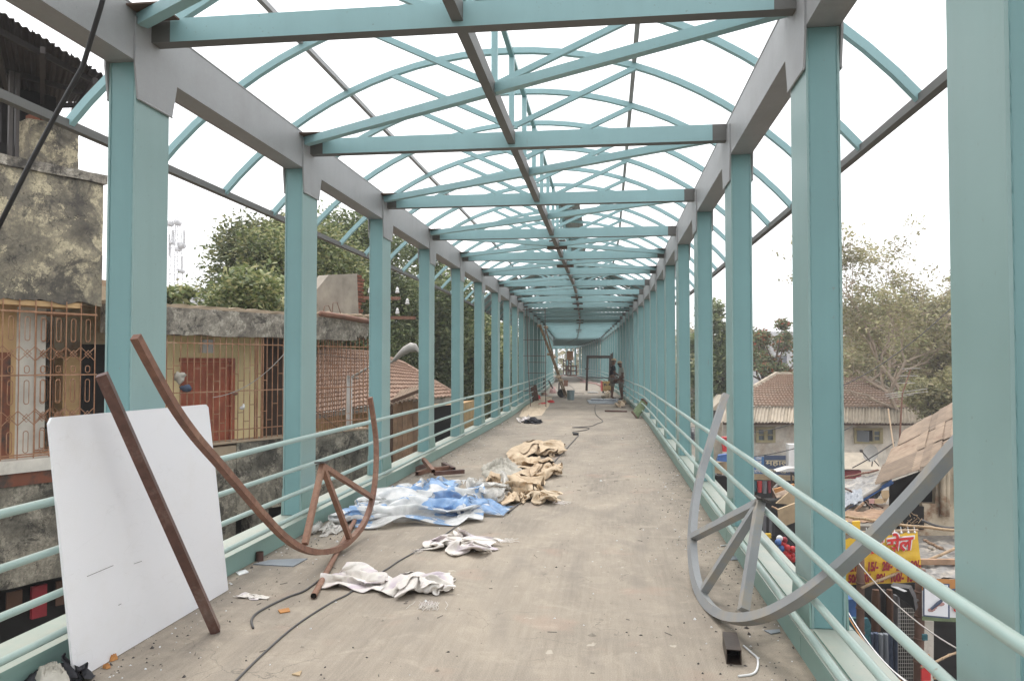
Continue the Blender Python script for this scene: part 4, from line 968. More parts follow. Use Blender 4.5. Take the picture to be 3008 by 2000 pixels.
s2 = board('shop_sign', 'light blue shop sign left of the dark blue one, small white letters', 'sign', [c4(440,1150),c4(571,1150),c4(571,1266),c4(440,1262)], Ds-.05, M['signlight'])
for k, (tx, y) in enumerate((('कट पीस',1172),('ब्लाऊज',1205),('मटेरियल',1258))): text('lettering', tx, c4(470,y), (85 if k<2 else 98)/2.34*k38, 26/2.34*k38, Ds-.09, M['letterwhite'], s2, .02)
board('awning', 'grey brown ledge awning under the blue shop signs', 'awning', [c4(430,1272),c4(920,1290),c4(920,1318),c4(430,1305)], Ds-.4, M['tan'], .4)
mb = MB(); cq(mb, [c4(742,1066),c4(800,1066),c4(800,1232),c4(742,1228)], 35.5, (0,.6,0)); build('white_box', mb, M['white'], label='tall white box standing beside the blue shop sign', category='box')
mb = MB(); cq(mb, [c4(660,1252),c4(740,1228),c4(850,1228),c4(850,1254)], 34.8, (0,.8,0)); build('table_top', mb, M['white'], label='small white canopy top beside the white box', category='canopy')
mb = MB(); mb.tube([CD(c4(757,1254),34.9),CD(c4(762,1340),34.9)], .04, 6); mb.tube([CD(c4(757,1254),34.9),CD(c4(835,1330),34.9)], .04, 6); build('canopy_stand', mb, M['darksteel'], label='dark stand under the small white canopy', category='stand')
# stall awnings and hanging clothes between second and third right columns
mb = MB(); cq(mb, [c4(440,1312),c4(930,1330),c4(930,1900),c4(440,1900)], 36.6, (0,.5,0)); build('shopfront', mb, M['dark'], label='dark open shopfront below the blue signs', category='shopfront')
for k, (x, w, h, mt) in enumerate(((504,16,70,'tealcloth'),(524,34,78,'red'),(560,32,84,'stripe'),(595,26,80,'maroon'),(622,30,120,'browncloth'))):
    mb = MB(); D3 = 36.; a = CD(c4(x,1316),D3); b = CD(c4(x+w,1316),D3); c = CD(c4(x+w*.5,1316+h),D3)
    P = []
    for r in range(7):
        f = r/6; wd_ = (1-.25*f*f); zz = a.z+(c.z-a.z)*f; mid = (a+b)/2
        P.append([Vector((mid.x+(a.x-mid.x)*wd_*math.cos(t), mid.y-.08*math.sin(t), zz)) for t in [2*math.pi*q/12 for q in range(12)]])
    mb.grid(P, closed=True); mb.add(P[-1], [tuple(range(12))]); build('hanging_garment', mb, M[mt], smooth=True, label=['teal','bright red','grey patterned','maroon','long brown'][k]+' garment hanging in the shopfront under the blue sign', category='garment', group='garments hung under the blue sign')
# cluttered stall boards
for lab, pts, D3, mt, cat in (
  ('tan cardboard awning with dark rim between the second and third right columns', [c4(655,1470),c4(775,1365),c4(830,1365),c4(800,1480)], 27, 'tan', 'awning'),
  ('orange yellow plank leaning at the stall by the second right column', [c4(640,1372),c4(780,1335),c4(780,1350),c4(650,1400)], 27.5, 'orange', 'plank'),
  ('brown sheet awning hanging lower by the second right column', [c5(640,440),c5(760,395),c5(760,520),c5(650,560)], 24, 'tan', 'awning'),
  ('small yellow board in the stall left of the second right column', [c5(560,600),c5(595,600),c5(595,628),c5(560,628)], 23, 'banner', 'board')):
    mb = MB(); cq(mb, pts, D3, (0,.12,0)); build('stall_board', mb, M[mt], label=lab, category=cat)
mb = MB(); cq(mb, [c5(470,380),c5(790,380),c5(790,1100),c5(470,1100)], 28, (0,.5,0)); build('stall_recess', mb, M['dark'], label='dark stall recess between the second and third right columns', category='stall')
for k in range(4):
    x = 545+k*19; mb = MB(); cq(mb, [c5(x,480+6*(k%2)),c5(x+15,478),c5(x+16,610),c5(x-2,612)], 23.5, (0,.1,0)); build('hanging_garment', mb, M['black'] if k%2 else M['greycloth'], label=['first','second','third','fourth'][k]+' dark garment from the left in the narrow stall recess', category='garment', group='dark garments in the narrow stall')
random.seed(12)
mb0 = None
for k, (x, y, c_, w_) in enumerate(((640,655,'bluetarp','upper left'),(662,695,'bluetarp','lower left'),(672,665,'red','top'),(700,690,'red','top right'),(690,722,'red','left middle'),(716,712,'red','right middle'),(704,748,'red','lower left'),(728,738,'red','lower right'),(650,630,'letterwhite','top'),(738,700,'red','far right'),(735,765,'red','lowest'),(680,640,'maroon','top'))):
    c = CD(c5(x,y), 21+.05*(k%3)); mb = MB(); mb.sphere(c, .09,.09,.09, 8, 12); cn = {'bluetarp':'blue','red':'red','maroon':'dark red','letterwhite':'white'}[c_]
    build('toy_ball', mb, M[c_], smooth=True, label='shiny %s toy ball, %s one of the hanging cluster at the stall' % (cn, w_), category='ball', group='toy balls hanging at the stall')
# area left of third right column
for lab, pts, D3, mt, cat in (
  ('bright red hanging board left of the third right column', [c4(285,1015),c4(330,1015),c4(330,1115),c4(290,1115)], 30, 'red', 'board'),
  ('crumpled blue tarpaulin left of the third right column', [c4(262,1140),c4(330,1130),c4(330,1185),c4(250,1180)], 29, 'bluetarp', 'tarpaulin'),
  ('tan shop shutter board left of the third right column', [c4(230,1190),c4(330,1180),c4(330,1275),c4(230,1260)], 29.5, 'tan', 'board'),
  ('dark shopfront left of the third right column', [c4(70,1270),c4(340,1285),c4(340,1800),c4(70,1800)], 30, 'dark', 'shopfront'),
  ('cream side wall left of the third right column', [c4(60,920),c4(285,905),c4(285,1200),c4(60,1200)], 40, 'cream', 'wall')):
    mb = MB(); cq(mb, pts, D3, (0,.3,0)); build(cat.replace(' ','_'), mb, M[mt], label=lab, category=cat)
RS = thing('dark_roof_shed', 'dark low pitched roof glimpsed between the third and fourth right columns', 'shed', CD(c4(280,900),34))
mb = MB(); cq(mb, [c4(205,830),c4(300,735),c4(420,735),c4(420,840)], 42, (0,3,0)); build('roof', mb, M['corrR'], RS)
mb = MB(); cq(mb, [c4(205,832),c4(420,842),c4(420,935),c4(205,925)], 42.2, (0,3,0)); build('wall', mb, M['darkbrown'], RS)
s3 = board('shop_sign', 'small dark blue sign with white letter seen left of the fourth right column', 'sign', [c4(40,945),c4(96,945),c4(96,1055),c4(40,1055)], 40, M['signblue'])
text('lettering', 'म', c4(72,990), 24/2.34*40/F, 40/2.34*40/F, 39.95, M['letterwhite'], s3, .03)

# canopy, dish, antenna right of the second right column
mb = MB(); cq(mb, [c4(900,1145),c4(1412,1148),c4(1378,1236),c4(900,1232)], 33, (0,.05,0)); mb.v[0:4] = [tuple(Vector(q)+Vector((0,1.5,0))*(i in (0,1))) for i, q in enumerate(mb.v[0:4])]; mb.v[4:8] = [tuple(Vector(q)+Vector((0,1.5,0))*(i in (0,1))) for i, q in enumerate(mb.v[4:8])]
build('white_canopy', mb, M['corrR'], label='long pale canopy sheet below the window of the cream house', category='canopy')
mb = MB(); cq(mb, [c4(900,1240),c4(1240,1244),c4(1240,1300),c4(900,1300)], 33.6, (0,.3,0)); build('dark_shelf', mb, M['maroon'], label='dark red recess under the long pale canopy', category='recess')
SDs = thing('satellite_dish', 'dusty grey satellite dish on a tripod above the pale canopy', 'satellite dish', CD(c4(1320,1210),31))
c = CD(c4(1303,1125), 31); ax = Vector((-.55,-.75,.32)).normalized(); e1 = ax.cross(Vector((0,0,1))).normalized(); e2 = e1.cross(ax)
mb = MB(); P = [[c+e1*(r*math.cos(a))*.29+e2*(r*math.sin(a))*.34-ax*(.08*(1-r*r)) for a in [2*math.pi*k/20 for k in range(20)]] for r in (.02,.25,.5,.75,1.)]
mb.grid(P, closed=True); mb.grid([[q-ax*.015 for q in r] for r in P][::-1], closed=True); build('dish', mb, M['lampgrey'], SDs, smooth=True)
mb = MB(); mb.tube([c-e2*.3, CD(c4(1240,1108),30.7)], .022, 6); build('feed_arm', mb, M['darksteel'], SDs); mb = MB(); mb.sphere(CD(c4(1240,1108),30.7), .07,.07,.07,5,8); build('receiver', mb, M['darksteel'], SDs)
mb = MB(); mb.tube([c-ax*.15, CD(c4(1320,1165),31)], .03, 6)
for q in ((1362,1212),(1312,1215),(1290,1175)): mb.tube([CD(c4(1320,1165),31), CD(c4(*q),31)], .022, 6)
build('tripod', mb, M['darksteel'], SDs)
AN = thing('tv_antenna', 'tall thin rusty antenna mast with crossed rods by the shack roof', 'antenna', CD(c4(1500,1090),25))
mb = MB(); mb.tube([CD(c4(1500,1100),25), CD(c4(1522,720),25), CD(c4(1580,545),25)], [.03,.022,.014], 6); build('mast', mb, M['rust'], AN)
for a, b in (((1520,545),(1645,543)),((1500,594),(1628,594)),((1488,645),(1610,642)),((1400,722),(1695,682)),((1410,735),(1700,702)),((1430,748),(1600,722))):
    mb = MB(); mb.tube([CD(c4(*a),25), CD(c4(*b),25)], .012, 5); build('rod', mb, M['lampgrey'], AN)
mb = MB(); mb.tube([CD(c4(1425,820),26), CD(c4(1478,1185),24)], .022, 6); build('leaning_stick', mb, M['bamboo'], label='thin pale stick leaning in front of the cream house wall', category='stick')
# ------------------------------------------------------------------ right: shack with brown corrugated roof
SK = thing('corrugated_shack', 'brown corrugated sheet roofed shack at right with stained wall', 'shack', CD(c4(1800,2000), 21))
E0, E1 = CD(c4(1335,1338), 19), CD(c4(2060,1090), 17.5); R0, R1 = CD(c4(1465,1040), 23.5), CD(c4(2060,715), 23.)
random.seed(21); us = [0,.36,.44,.53,.62,.71,.80,.9,1.0]; vs = [0,.34,.66,1.]
for i in range(len(us)-1):
    for j in range(3):
        if i == 0:
            shift = (0, .03, .10)[j]
        else: shift = 0
        a = lambda uu, vv: (E0.lerp(E1, uu)).lerp(R0.lerp(R1, uu), vv)
        u0_, u1_ = us[i]+shift, us[i+1]+.008; v0_, v1_ = vs[j]+random.uniform(-.02,.01), vs[j+1]+.03
        off = Vector((0,0,.05*j+.035*(i%2)+random.uniform(0,.05)))
        # corrugation lines run along the eave
        mb = MB(); nn = 11
        corr(mb, a(u0_,v0_)+off, a(u0_,v1_)+off, a(u1_,v0_)+off*1., a(u1_,v1_)+off+Vector((0,0,random.uniform(-.03,.03))), nn, .022, th=.012); build('corrugated_sheet', mb, M['corrB'], SK)
mb = MB(); cq(mb, [c4(1560,1400),c4(1752,1290),c4(1752,1475),c4(1480,1475)], 19.6, (0,.2,0)); build('dark_opening', mb, M['dark'], SK)
mb = MB(); mb.prism([CD(c4(1440,1330),20.2),CD(c4(2100,1090),19.5),CD(c4(2100,1500),19.5),CD(c4(1440,1500),20.2)], (0,.1,0)); build('inner_wall', mb, M['dark'], SK)
mb = MB(); cq(mb, [c4(1755,1255),c4(2100,1130),c5(2000,610),c5(1430,610),c5(1430,575),c5(1590,560),c5(1590,400),c5(1675,400)], 19.3, (0,.2,0)); build('wall', mb, M['rustwall'], SK)
for x in (1800, 1828):
    mb = MB(); mb.tube([CD(c4(x,1250),19.2), CD(c4(x,1560),19.2)], .07, 10); build('wall_column', mb, M['rustwall'], SK, smooth=True)
mb = MB(); cq(mb, [c4(1897,1270),c4(1990,1270),c4(1990,1480),c4(1897,1480)], 19.2, (0,.1,0)); build('window_opening', mb, M['dark'], SK)
# broken lattice
lat = MB(); random.seed(8)
for k in range(26):
    x, y = random.uniform(1435,1595), random.uniform(430,570); dx, dy = random.uniform(-40,40), random.uniform(-35,35)
    lat.tube([CD(c5(x,y),18.9), CD(c5(x+dx,y+dy),18.8)], .012, 4)
build('broken_lattice', lat, M['bamboo'], label='broken wooden lattice lying against the stained wall', category='lattice')
mb = MB(); cq(mb, [c5(1430,430),c5(1600,420),c5(1600,570),c5(1430,575)], 19.2, (0,.1,0)); build('lattice_recess', mb, M['dark'], SK)
# tarps and loose roofing left of the shack
def sheet(label, quad, Ds_, mat, amp, seed, name='tarpaulin', cat='tarpaulin', n=28, thick=.02):
    P = []; q = [CD(p, d) for p, d in zip(quad, Ds_)]
    for i in range(n+1):
        row = []
        for j in range(n+1):
            a = q[0].lerp(q[1], j/n).lerp(q[3].lerp(q[2], j/n), i/n); row.append(a+Vector((0,-.3,1))*amp*(noise.noise(Vector((i*.35+seed, j*.16, 0)))+.6*noise.noise(Vector((i*.9+seed, j*.5, 5)))))
        P.append(row)
    mb = MB(); mb.grid(P); mb.grid([[p-Vector((0,0,thick)) for p in r] for r in P][::-1]); return build(name, mb, mat, smooth=True, label=label, category=cat)
sheet('crumpled grey plastic tarpaulin sagging left of the shack roof', [c5(1000,270),c5(1340,195),c5(1290,290),c5(1000,400)], (23,23,20,20), M['greytarp'], .10, 1)
mb = MB(); mb.tube([CD(c5(1060,440),19), CD(c5(1220,340),19.2), CD(c5(1375,250),19.5)], .05, 8); build('pale_pole', mb, M['lampgrey'], label='pale pole along the edge of the blue tarpaulin', category='pole', smooth=True)
sheet('narrow strip of blue tarpaulin along the pale pole', [c5(1075,425),c5(1385,245),c5(1400,262),c5(1080,445)], (19.1,19.4,19.4,19.1), M['bluetarp'], .03, 4)
sheet('black plastic sheet hanging below the blue strip', [c5(1180,370),c5(1330,280),c5(1310,340),c5(1240,420)], (19.5,19.6,19.6,19.5), M['black'], .08, 6)
sheet('brown layered roofing boards lower left of the shack', [c5(1000,420),c5(1400,400),c5(1470,490),c5(1000,495)], (21,21,17.5,17.5), M['corrB'], .05, 9, 'roofing_board', 'roofing')
sheet('second layer of split brown boards above the bamboo pole', [c5(1000,455),c5(1330,440),c5(1420,520),c5(1000,520)], (18,18,17,17), M['wood'], .05, 15, 'roofing_board', 'roofing')
for lab, pts, mt in (('torn piece of tan cardboard below the shack roof', [c5(1320,318),c5(1368,312),c5(1372,350),c5(1345,400),c5(1322,350)], 'tan'), ('small pink red rag below the shack roof', [c5(1238,370),c5(1275,368),c5(1272,400),c5(1240,400)], 'pink'), ('tan board lying beside the pink rag', [c5(1275,370),c5(1365,365),c5(1330,400),c5(1275,400)], 'tan')):
    mb = MB(); cq(mb, pts, 18.8, (0,.03,0)); build('scrap', mb, M[mt], label=lab, category='scrap')
def pole(label, a, b, D0, D1, r, mat, name='bamboo_pole', cat='pole'):
    A1, B1 = CD(a, D0), CD(b, D1); n = 7; P = [A1.lerp(B1, k/n)+Vector((0,0,.008*math.sin(k*2.1))) for k in range(n+1)]
    mb = MB(); mb.tube(P, r, 8)
    for k in range(1, n): mb.tube([P[k]-(B1-A1).normalized()*.015, P[k]+(B1-A1).normalized()*.015], r*1.18, 8)
    return build(name, mb, mat, smooth=True, label=label, category=cat)
pole('horizontal bamboo pole left part above the yellow banner', c5(1060,482), c5(1330,518), 16, 16, .028, M['bamboo'])
pole('long bamboo pole from the banner towards the nearest right column', c5(1330,528), c5(1900,585), 16, 15, .028, M['bamboo'])
pole('slanting bamboo pole crossing in front of the yellow banner', c5(1190,955), c5(1900,655), 14.6, 15.5, .028, M['bamboo'])
pole('upright dark wooden post in front of the banner, left one', c5(1182,760), c5(1180,1900), 14.7, 14.7, .075, M['bamboodark'], 'wooden_post', 'post')
pole('upright dark wooden post right of the banner with rope ties', c5(1578,830), c5(1555,1900), 14.2, 14.2, .085, M['bamboodark'], 'wooden_post', 'post')
pole('thin slanting bamboo low beside the picture shop', c5(1580,1480), c5(1900,1340), 13, 13.5, .02, M['bamboo'])
wire('dark rope cable sagging across the stained wall', catm(CD(c5(1590,510),17), CD(c5(1900,545),17), .1), .03, M['cable'], 'cable', 'cable')
# yellow sale banner
Db = 14.9
BN = thing('sale_banner', 'yellow cloth sale banner with red Devanagari writing and prices', 'banner', CD(c5(1320,925), Db))
q = [c5(960,640), c5(1556,582), c5(1592,915), c5(960,940)]; P = []; n = 24
Q = [CD(p, Db) for p in q]
for i in range(n+1):
    P.append([Q[0].lerp(Q[1], j/n).lerp(Q[3].lerp(Q[2], j/n), i/n)+Vector((0,1,0))*.02*noise.noise(Vector((i*.3, j*.4, 0)))-Vector((0,0,.03*abs(math.sin(j*math.pi/3))*(1-i/n))) for j in range(n+1)])
mb = MB(); mb.grid(P); mb.grid([[p+Vector((0,.01,0)) for p in r] for r in P][::-1]); build('banner_cloth', mb, M['banner'], BN)
ud = (Q[1]-Q[0]).normalized(); kb = Db/F/2.24
ub = (CD(c5(1590,880),Db)-CD(c5(1100,905),Db)).normalized()
ub = Vector((ub.x, ub.y, ub.z)); ut = (ud+ub).normalized()
text('lettering_outline', 'का सेल', c5(1195,742), 345*kb, 132*kb, Db-.045, M['letterwhite'], BN, .075, .15, ud=tuple(ud))
text('lettering', 'का सेल', c5(1200,740), 332*kb, 122*kb, Db-.06, M['red'], BN, .03, .15, ud=tuple(ud))
for k, (tx, x) in enumerate((('Rs.10/-',1090),('15/-',1232),('20/-',1325),('25/-',1418),('30/-',1512))):
    w = 112 if k == 0 else 68
    text('price', tx, c5(x, 852-14*(x-1090)/422), w*kb, 62*kb, Db-.05, M['maroon'], BN, .05, .1, ud=tuple(ut))
for k, (tx, x) in enumerate((('50/-',1100),('70/-',1190),('80/-',1285),('100/-',1382),('150/-',1490))):
    text('price', tx, c5(x, 925-10*(x-1090)/422), (70 if k<3 else 86)*kb, 58*kb, Db-.05, M['maroon'], BN, .05, .1, ud=tuple(ut))
mb = MB(); mb.tube([CD(c5(1000,600),Db+.1), CD(c5(1300,585),Db+.1), CD(c5(1560,575),Db+.1)], .03, 6); build('banner_rod', mb, M['bamboo'], BN)
for x in (1225,1270,1315,1362,1408,1452,1498,1540):
    mb = MB(); a = CD(c5(x,596-8*(x-1225)/315),Db-.01); mb.sphere(a, .022,.022,.022,5,7); mb.tube([a, a+Vector((0,.04,.1))], .006, 4); build('eyelet_tie', mb, M['letterwhite'], BN)
mb = MB(); cq(mb, [c5(1130,520),c5(1180,515),c5(1180,585),c5(1130,585)], 15.6, (0,.05,0)); cq(mb, [c5(1060,515),c5(1100,515),c5(1100,590),c5(1060,590)], 15.6, (0,.05,0)); build('yellow_board', mb, M['banner'], label='small yellow board just above the sale banner', category='board')
for a, b, D0, D1, r, mt, lab in ((c5(1080,300),c5(1330,430),20,19,.025,'bamboodark','thin dark stick slanting over the brown roofing boards'),(c5(1120,470),c5(1205,395),18.5,18.5,.03,'wood','short upright stick poking through the roofing boards'),(c5(1215,385),c5(1280,450),19,18.5,.02,'bamboodark','dark stick below the blue tarpaulin strip'),(c5(1070,230),c5(1300,180),23,23,.03,'rust','rusty rod above the grey tarpaulin'),(c5(610,300),c5(650,262),28,28,.04,'lampgrey','pale stick beside the cardboard awning'),(c5(600,420),c5(760,500),25,24,.03,'wood','wooden batten across the brown sheet awning'),(c5(1000,520),c5(1130,560),16.2,16.,.025,'bamboo','thin bamboo under the long horizontal pole'),(c5(1600,640),c5(1720,700),16.5,16,.03,'wood','loose batten lying on the grey stall roof')):
    pole(lab, a, b, D0, D1, r, M[mt], 'stick', 'stick')
sheet('faded blue grey tarpaulin scrap on the brown roofing boards', [c5(1075,330),c5(1190,300),c5(1200,380),c5(1075,420)], (20,20,18.6,18.6), M['steelplate'], .06, 33)
sheet('second tan awning sheet behind the cardboard awning', [c5(600,300),c5(760,270),c5(760,330),c5(630,360)], (28.5,28.5,27.6,27.6), M['corrB'], .04, 35, 'awning', 'awning')
for k in range(6):
    x, y = 1640+k*22+6*(k%2), 690+14*(k%3); mb = MB(); c = CD(c5(x,y), 16.6); mb.sphere(c, .06,.05,.035,5,7); build('stone', mb, M['concrete'], label=['first','second','third','fourth','fifth','sixth'][k]+' stone from the left weighing down the grey stall roof', category='stone', group='stones on the grey stall roof')
# roofs and sign right of banner
sheet('grey plastic covered stall roof right of the sale banner', [c5(1560,612),c5(1990,612),c5(1990,780),c5(1575,775)], (19,19,15.2,15.2), M['greytarp'], .07, 21)
sheet('wrinkled tarpaulin flap above the picture sign', [c5(1570,790),c5(1990,780),c5(1990,900),c5(1600,885)], (15.2,15.2,14.4,14.4), M['greytarp'], .06, 25)
mb = MB(); mb.beam(CD(c5(1570,782),15), CD(c5(1990,782),15), .1, .1); build('stall_beam', mb, M['wood'], label='wooden beam between the grey roof and the tarpaulin flap', category='beam')
Dp = 14.
PS = thing('picture_sign', 'orange, white and green shop sign with framed picture at far right', 'sign', CD(c5(1800,1185), Dp))
for nm, q, mt, dz in (('board', ((1588,895),(1990,905),(1990,1185),(1588,1165)), 'letterwhite', 0), ('orange_band', ((1588,893),(1990,903),(1990,985),(1588,970)), 'orange', .01), ('green_band', ((1588,1140),(1990,1160),(1990,1187),(1588,1167)), 'greenmat', .01), ('picture_border', ((1596,918),(1768,928),(1770,1158),(1596,1140)), 'signblue', .02), ('picture', ((1604,926),(1758,936),(1758,1146),(1604,1132)), 'panel', .03)):
    mb = MB(); cq(mb, [c5(*p) for p in q], Dp-dz, (0,.006,0)); build(nm, mb, M[mt], PS)
text('lettering', 'ताज', c5(1785,1020), 150*Dp/F/2.24, 60*Dp/F/2.24, Dp-.03, M['signblue'], PS, .03)
text('lettering', 'फोटो', c5(1790,1120), 140*Dp/F/2.24, 55*Dp/F/2.24, Dp-.03, M['red'], PS, .03)
mb = MB(); 
for k in range(9): mb.sphere(CD(c5(1640+10*k, 1100-6*k+8*math.sin(k)), Dp-.045), .04,.008,.03,5,8)
build('picture_print', mb, M['pink'], PS)
mb = MB(); mb.tube([CD(c5(1645,1095),Dp-.05), CD(c5(1700,1050),Dp-.05), CD(c5(1735,1020),Dp-.05)], [.02,.03,.012], 6); build('picture_print', mb, M['denim'], PS)
# stall interior under the banner
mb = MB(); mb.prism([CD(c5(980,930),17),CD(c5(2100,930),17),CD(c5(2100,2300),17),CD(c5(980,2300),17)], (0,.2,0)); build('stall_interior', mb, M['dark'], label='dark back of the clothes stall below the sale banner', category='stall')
def garment(label, x0, x1, y0, y1, D, mat, legs=False, grp='clothes hanging in the stall below the banner'):
    mb = MB(); a, b = CD(c5(x0,y0),D), CD(c5(x1,y0),D); zb = CD(c5(x0,y1),D).z
    parts = [(0,1)] if not legs else [(0,.47),(.53,1)]
    for f0, f1 in parts:
        P = []
        for r in range(9):
            f = r/8; z = a.z+(zb-a.z)*f; l, rr_ = a.lerp(b,f0+ (.12*(1-min(1,f*4)) if not legs else 0)), a.lerp(b,f1-(.12*(1-min(1,f*4)) if not legs else 0)); mid = (l+rr_)/2; hw = (rr_-l).length/2
            P.append([Vector((mid.x+hw*math.cos(t)*(1+.06*math.sin(5*t+r)), mid.y+(.07+.02*math.sin(3*t))*math.sin(t), z)) for t in [2*math.pi*k/16 for k in range(16)]])
        mb.grid(P, closed=True); mb.add(P[0], [tuple(range(15,-1,-1))]); mb.add(P[-1], [tuple(range(16))])
    build('hanging_garment', mb, mat, smooth=True, label=label, category='garment', group=grp)
garment('teal patterned blouse hanging left in the stall', 1105, 1245, 1150, 1340, 14.9, M['tealcloth'])
garment('brown suit hanging left of centre in the stall', 1255, 1310, 965, 1235, 15.6, M['browncloth'])
garment('dark suit hanging between the brown suits', 1312, 1350, 965, 1215, 15.7, M['black'])
garment('second brown suit hanging below the banner centre', 1352, 1395, 965, 1215, 15.6, M['browncloth'])
garment('grey jacket hanging beside the floodlight', 1396, 1440, 1000, 1230, 15.7, M['greycloth'])
garment('blue jeans pair hanging at left of the lower row', 1236, 1300, 1250, 1640, 15.1, M['denim'], True)
garment('pale blue jeans pair in the middle of the lower row', 1302, 1362, 1255, 1640, 15., M['steelplate'], True)
garment('dark jeans pair hanging at right of the lower row', 1366, 1425, 1255, 1640, 15.1, M['denim'], True)
mb = MB(); cq(mb, [c5(1095,1030),c5(1160,1030),c5(1160,1150),c5(1095,1150)], 15.5, (0,.3,0)); build('blue_bag', mb, M['bluetarp'], label='blue bag hanging at the left end of the stall', category='bag')
ms = thing('wire_rack', 'square wire mesh display rack at the right of the stall', 'rack', CD(c5(1495,1560), 14.8))
for k in range(10):
    x = 1430+k*14; mb = MB(); mb.tube([CD(c5(x,1085),14.8), CD(c5(x,1700),14.8)], .005, 4); build('rack_wire', mb, M['lampgrey'], ms)
for k in range(26):
    y = 1090+k*24; mb = MB(); mb.tube([CD(c5(1430,y),14.79), CD(c5(1556,y),14.79)], .005, 4); build('rack_wire', mb, M['lampgrey'], ms)
mb = MB(); cq(mb, [c5(1588,1170),c5(1665,1175),c5(1660,1900),c5(1585,1900)], 14.3, (0,.3,0)); build('stall_pillar', mb, M['whitegrey'], label='pale painted pillar below the picture sign', category='pillar')
for k, (x0, x1, y0, y1, mt) in enumerate(((1590,1640,1395,1445,'orange'),(1585,1645,1470,1565,'red'),(1665,1700,1510,1555,'tan'),(1592,1625,1262,1300,'tealcloth'))):
    mb = MB(); cq(mb, [c5(x0,y0),c5(x1,y0),c5(x1,y1),c5(x0,y1)], 13.9, (0,.05,0)); f = build('framed_print', mb, M[mt], label=['small orange','red and gold','small tan','small teal'][k]+' framed print on the pillar at lower right', category='picture')
FLt = thing('floodlight', 'black rectangular floodlight tilted down beside the right wooden post', 'floodlight', CD(c5(1545,1060), 13.6))
mb = MB(); a, b, c, d = CD(c5(1380,940),13.4), CD(c5(1500,960),13.2), CD(c5(1560,1075),13.4), CD(c5(1430,1010),13.6)
mb.prism([a, b, CD(c5(1530,1020),13.2), CD(c5(1545,1105),13.3), CD(c5(1400,985),13.5)], (.12,.22,0)); build('housing', mb, M['black'], FLt)
mb = MB(); mb.tube([CD(c5(1520,1030),13.5), CD(c5(1555,1035),14.1)], .03, 6); build('bracket', mb, M['darksteel'], FLt)
mb = MB(); cq(mb, [c5(1385,945),c5(1430,948),c5(1490,975),c5(1470,980)], 13.15, (0,.01,0)); build('reflector', mb, M['letterwhite'], FLt)
for k, (a, b, m_) in enumerate((((1085,1085),(1520,1600),'letterwhite'),((1085,1110),(1490,1600),'orange'),((1090,1130),(1540,1600),'lampgrey'),((1170,790),(1830,1360),'lampgrey'))):
    wire(['white wire running down from the bridge over the stall','orange wire running down beside the white one','grey wire running down right of the white one','long thin wire slanting past the floodlight'][k], catm(CD(c5(*a),12), CD(c5(*b),9), .12), .009, M[m_])

# overhead wires at right
wire('thin wire crossing the bare tree down to the tiled roof', catm(CD(c4(1980,10),30), CD(c4(900,740),36), .6), .02, M['cable'])
wire('thin wire crossing in front of the cream house windows', catm(CD(c4(1100,745+30),30), CD(c4(400,985),36), .3), .02, M['cable'])
wire('second wire below the first over the cream house wall', catm(CD(c4(1180,940),30), CD(c4(480,1150),35), .2), .02, M['cable'])
wire('wire sloping from the shack past the satellite dish', catm(CD(c4(1180,1225),28), CD(c4(1470,1050),26), .03), .02, M['cable'])

# ------------------------------------------------------------------ things on the deck
def truss(name, label, P0, hv, tv, arc, apex, feet, w, mat, mat2=None):
    P0 = Vector(P0); n = Vector(hv).cross(Vector(tv)).normalized()
    T = thing(name, label, 'roof truss', P0)
    def on(x, y): return onplane(v_(x,y), P0, n)
    pts = [on(*q) for q in arc]
    # smooth through the points
    def cr_(P, k=5):
        out = []
        for i in range(len(P)-1):
            a, b, c, d = P[max(i-1,0)], P[i], P[i+1], P[min(i+2,len(P)-1)]
            for j in range(k):
                t = j/k; out.append(.5*((2*b)+(c-a)*t+(2*a-5*b+4*c-d)*t*t+(3*b-a-3*c+d)*t*t*t))
        out.append(P[-1]); return out
    mb = MB(); mb.sweep(cr_(pts), sq(w/2), up=tuple(n)); build('arch', mb, mat, T)
    ap = on(*apex); nn = n if n.x > 0 else -n
    for k, q in enumerate(feet):
        mb = MB(); e = on(*q); mb.beam(ap, e, w*.95, w*.95, up=tuple(n)); build('strut', mb, mat2 or mat, T)
    mb = MB(); d = (pts[0]-pts[-1]).normalized(); mb.beam(ap-d*.07+(ap-on(*feet[1])).normalized()*.035, ap+d*.07+(ap-on(*feet[1])).normalized()*.035, w*1.3, .012, up=tuple((ap-on(*feet[1])).normalized())); build('cap_plate', mb, M['darksteel'], T)
    return T
truss('upturned_roof_truss', 'rusty brown curved roof truss upside down against the left handrail', (-2.22,6.4,0), (0,1,0), (-.1,0,1),
      ((312,775),(352,850),(400,935),(450,1005),(505,1068),(560,1132),(610,1190),(655,1236),(695,1262),(735,1271),(780,1262),(815,1235),(840,1200),(857,1150),(865,1090),(866,1020),(860,965),(852,915)),
      (742,1072), ((702,1252),(805,1240),(858,1146)), .043, M['rust'], M['rustlight'])
truss('upturned_roof_truss', 'grey primed curved roof truss upside down against the right handrail', (.66,5.,0), (-.1,1,0), (.45,0,1),
      ((1671,908),(1652,965),(1632,1030),(1612,1100),(1599,1170),(1594,1240),(1597,1300),(1608,1352),(1630,1392),(1665,1417),(1712,1425),(1770,1413),(1835,1380),(1905,1330),(1980,1265),(2060,1185),(2130,1110),(2200,1030),(2260,965),(2310,905)),
      (1750,1158), ((1597,1236),(1622,1358),(1712,1405)), .056, M['greytube'])
# rusty square tube leaning on the panel
a = UZ(v_(497,1452), .01); b = UX(v_(234,862), -2.62); mb = MB()
mb.beam(a, b, .054, .054, up=(0.3,-1,.2)); LT = build('leaning_square_tube', mb, M['rustdark'], label='rusty square steel tube leaning across the white panel', category='steel tube')
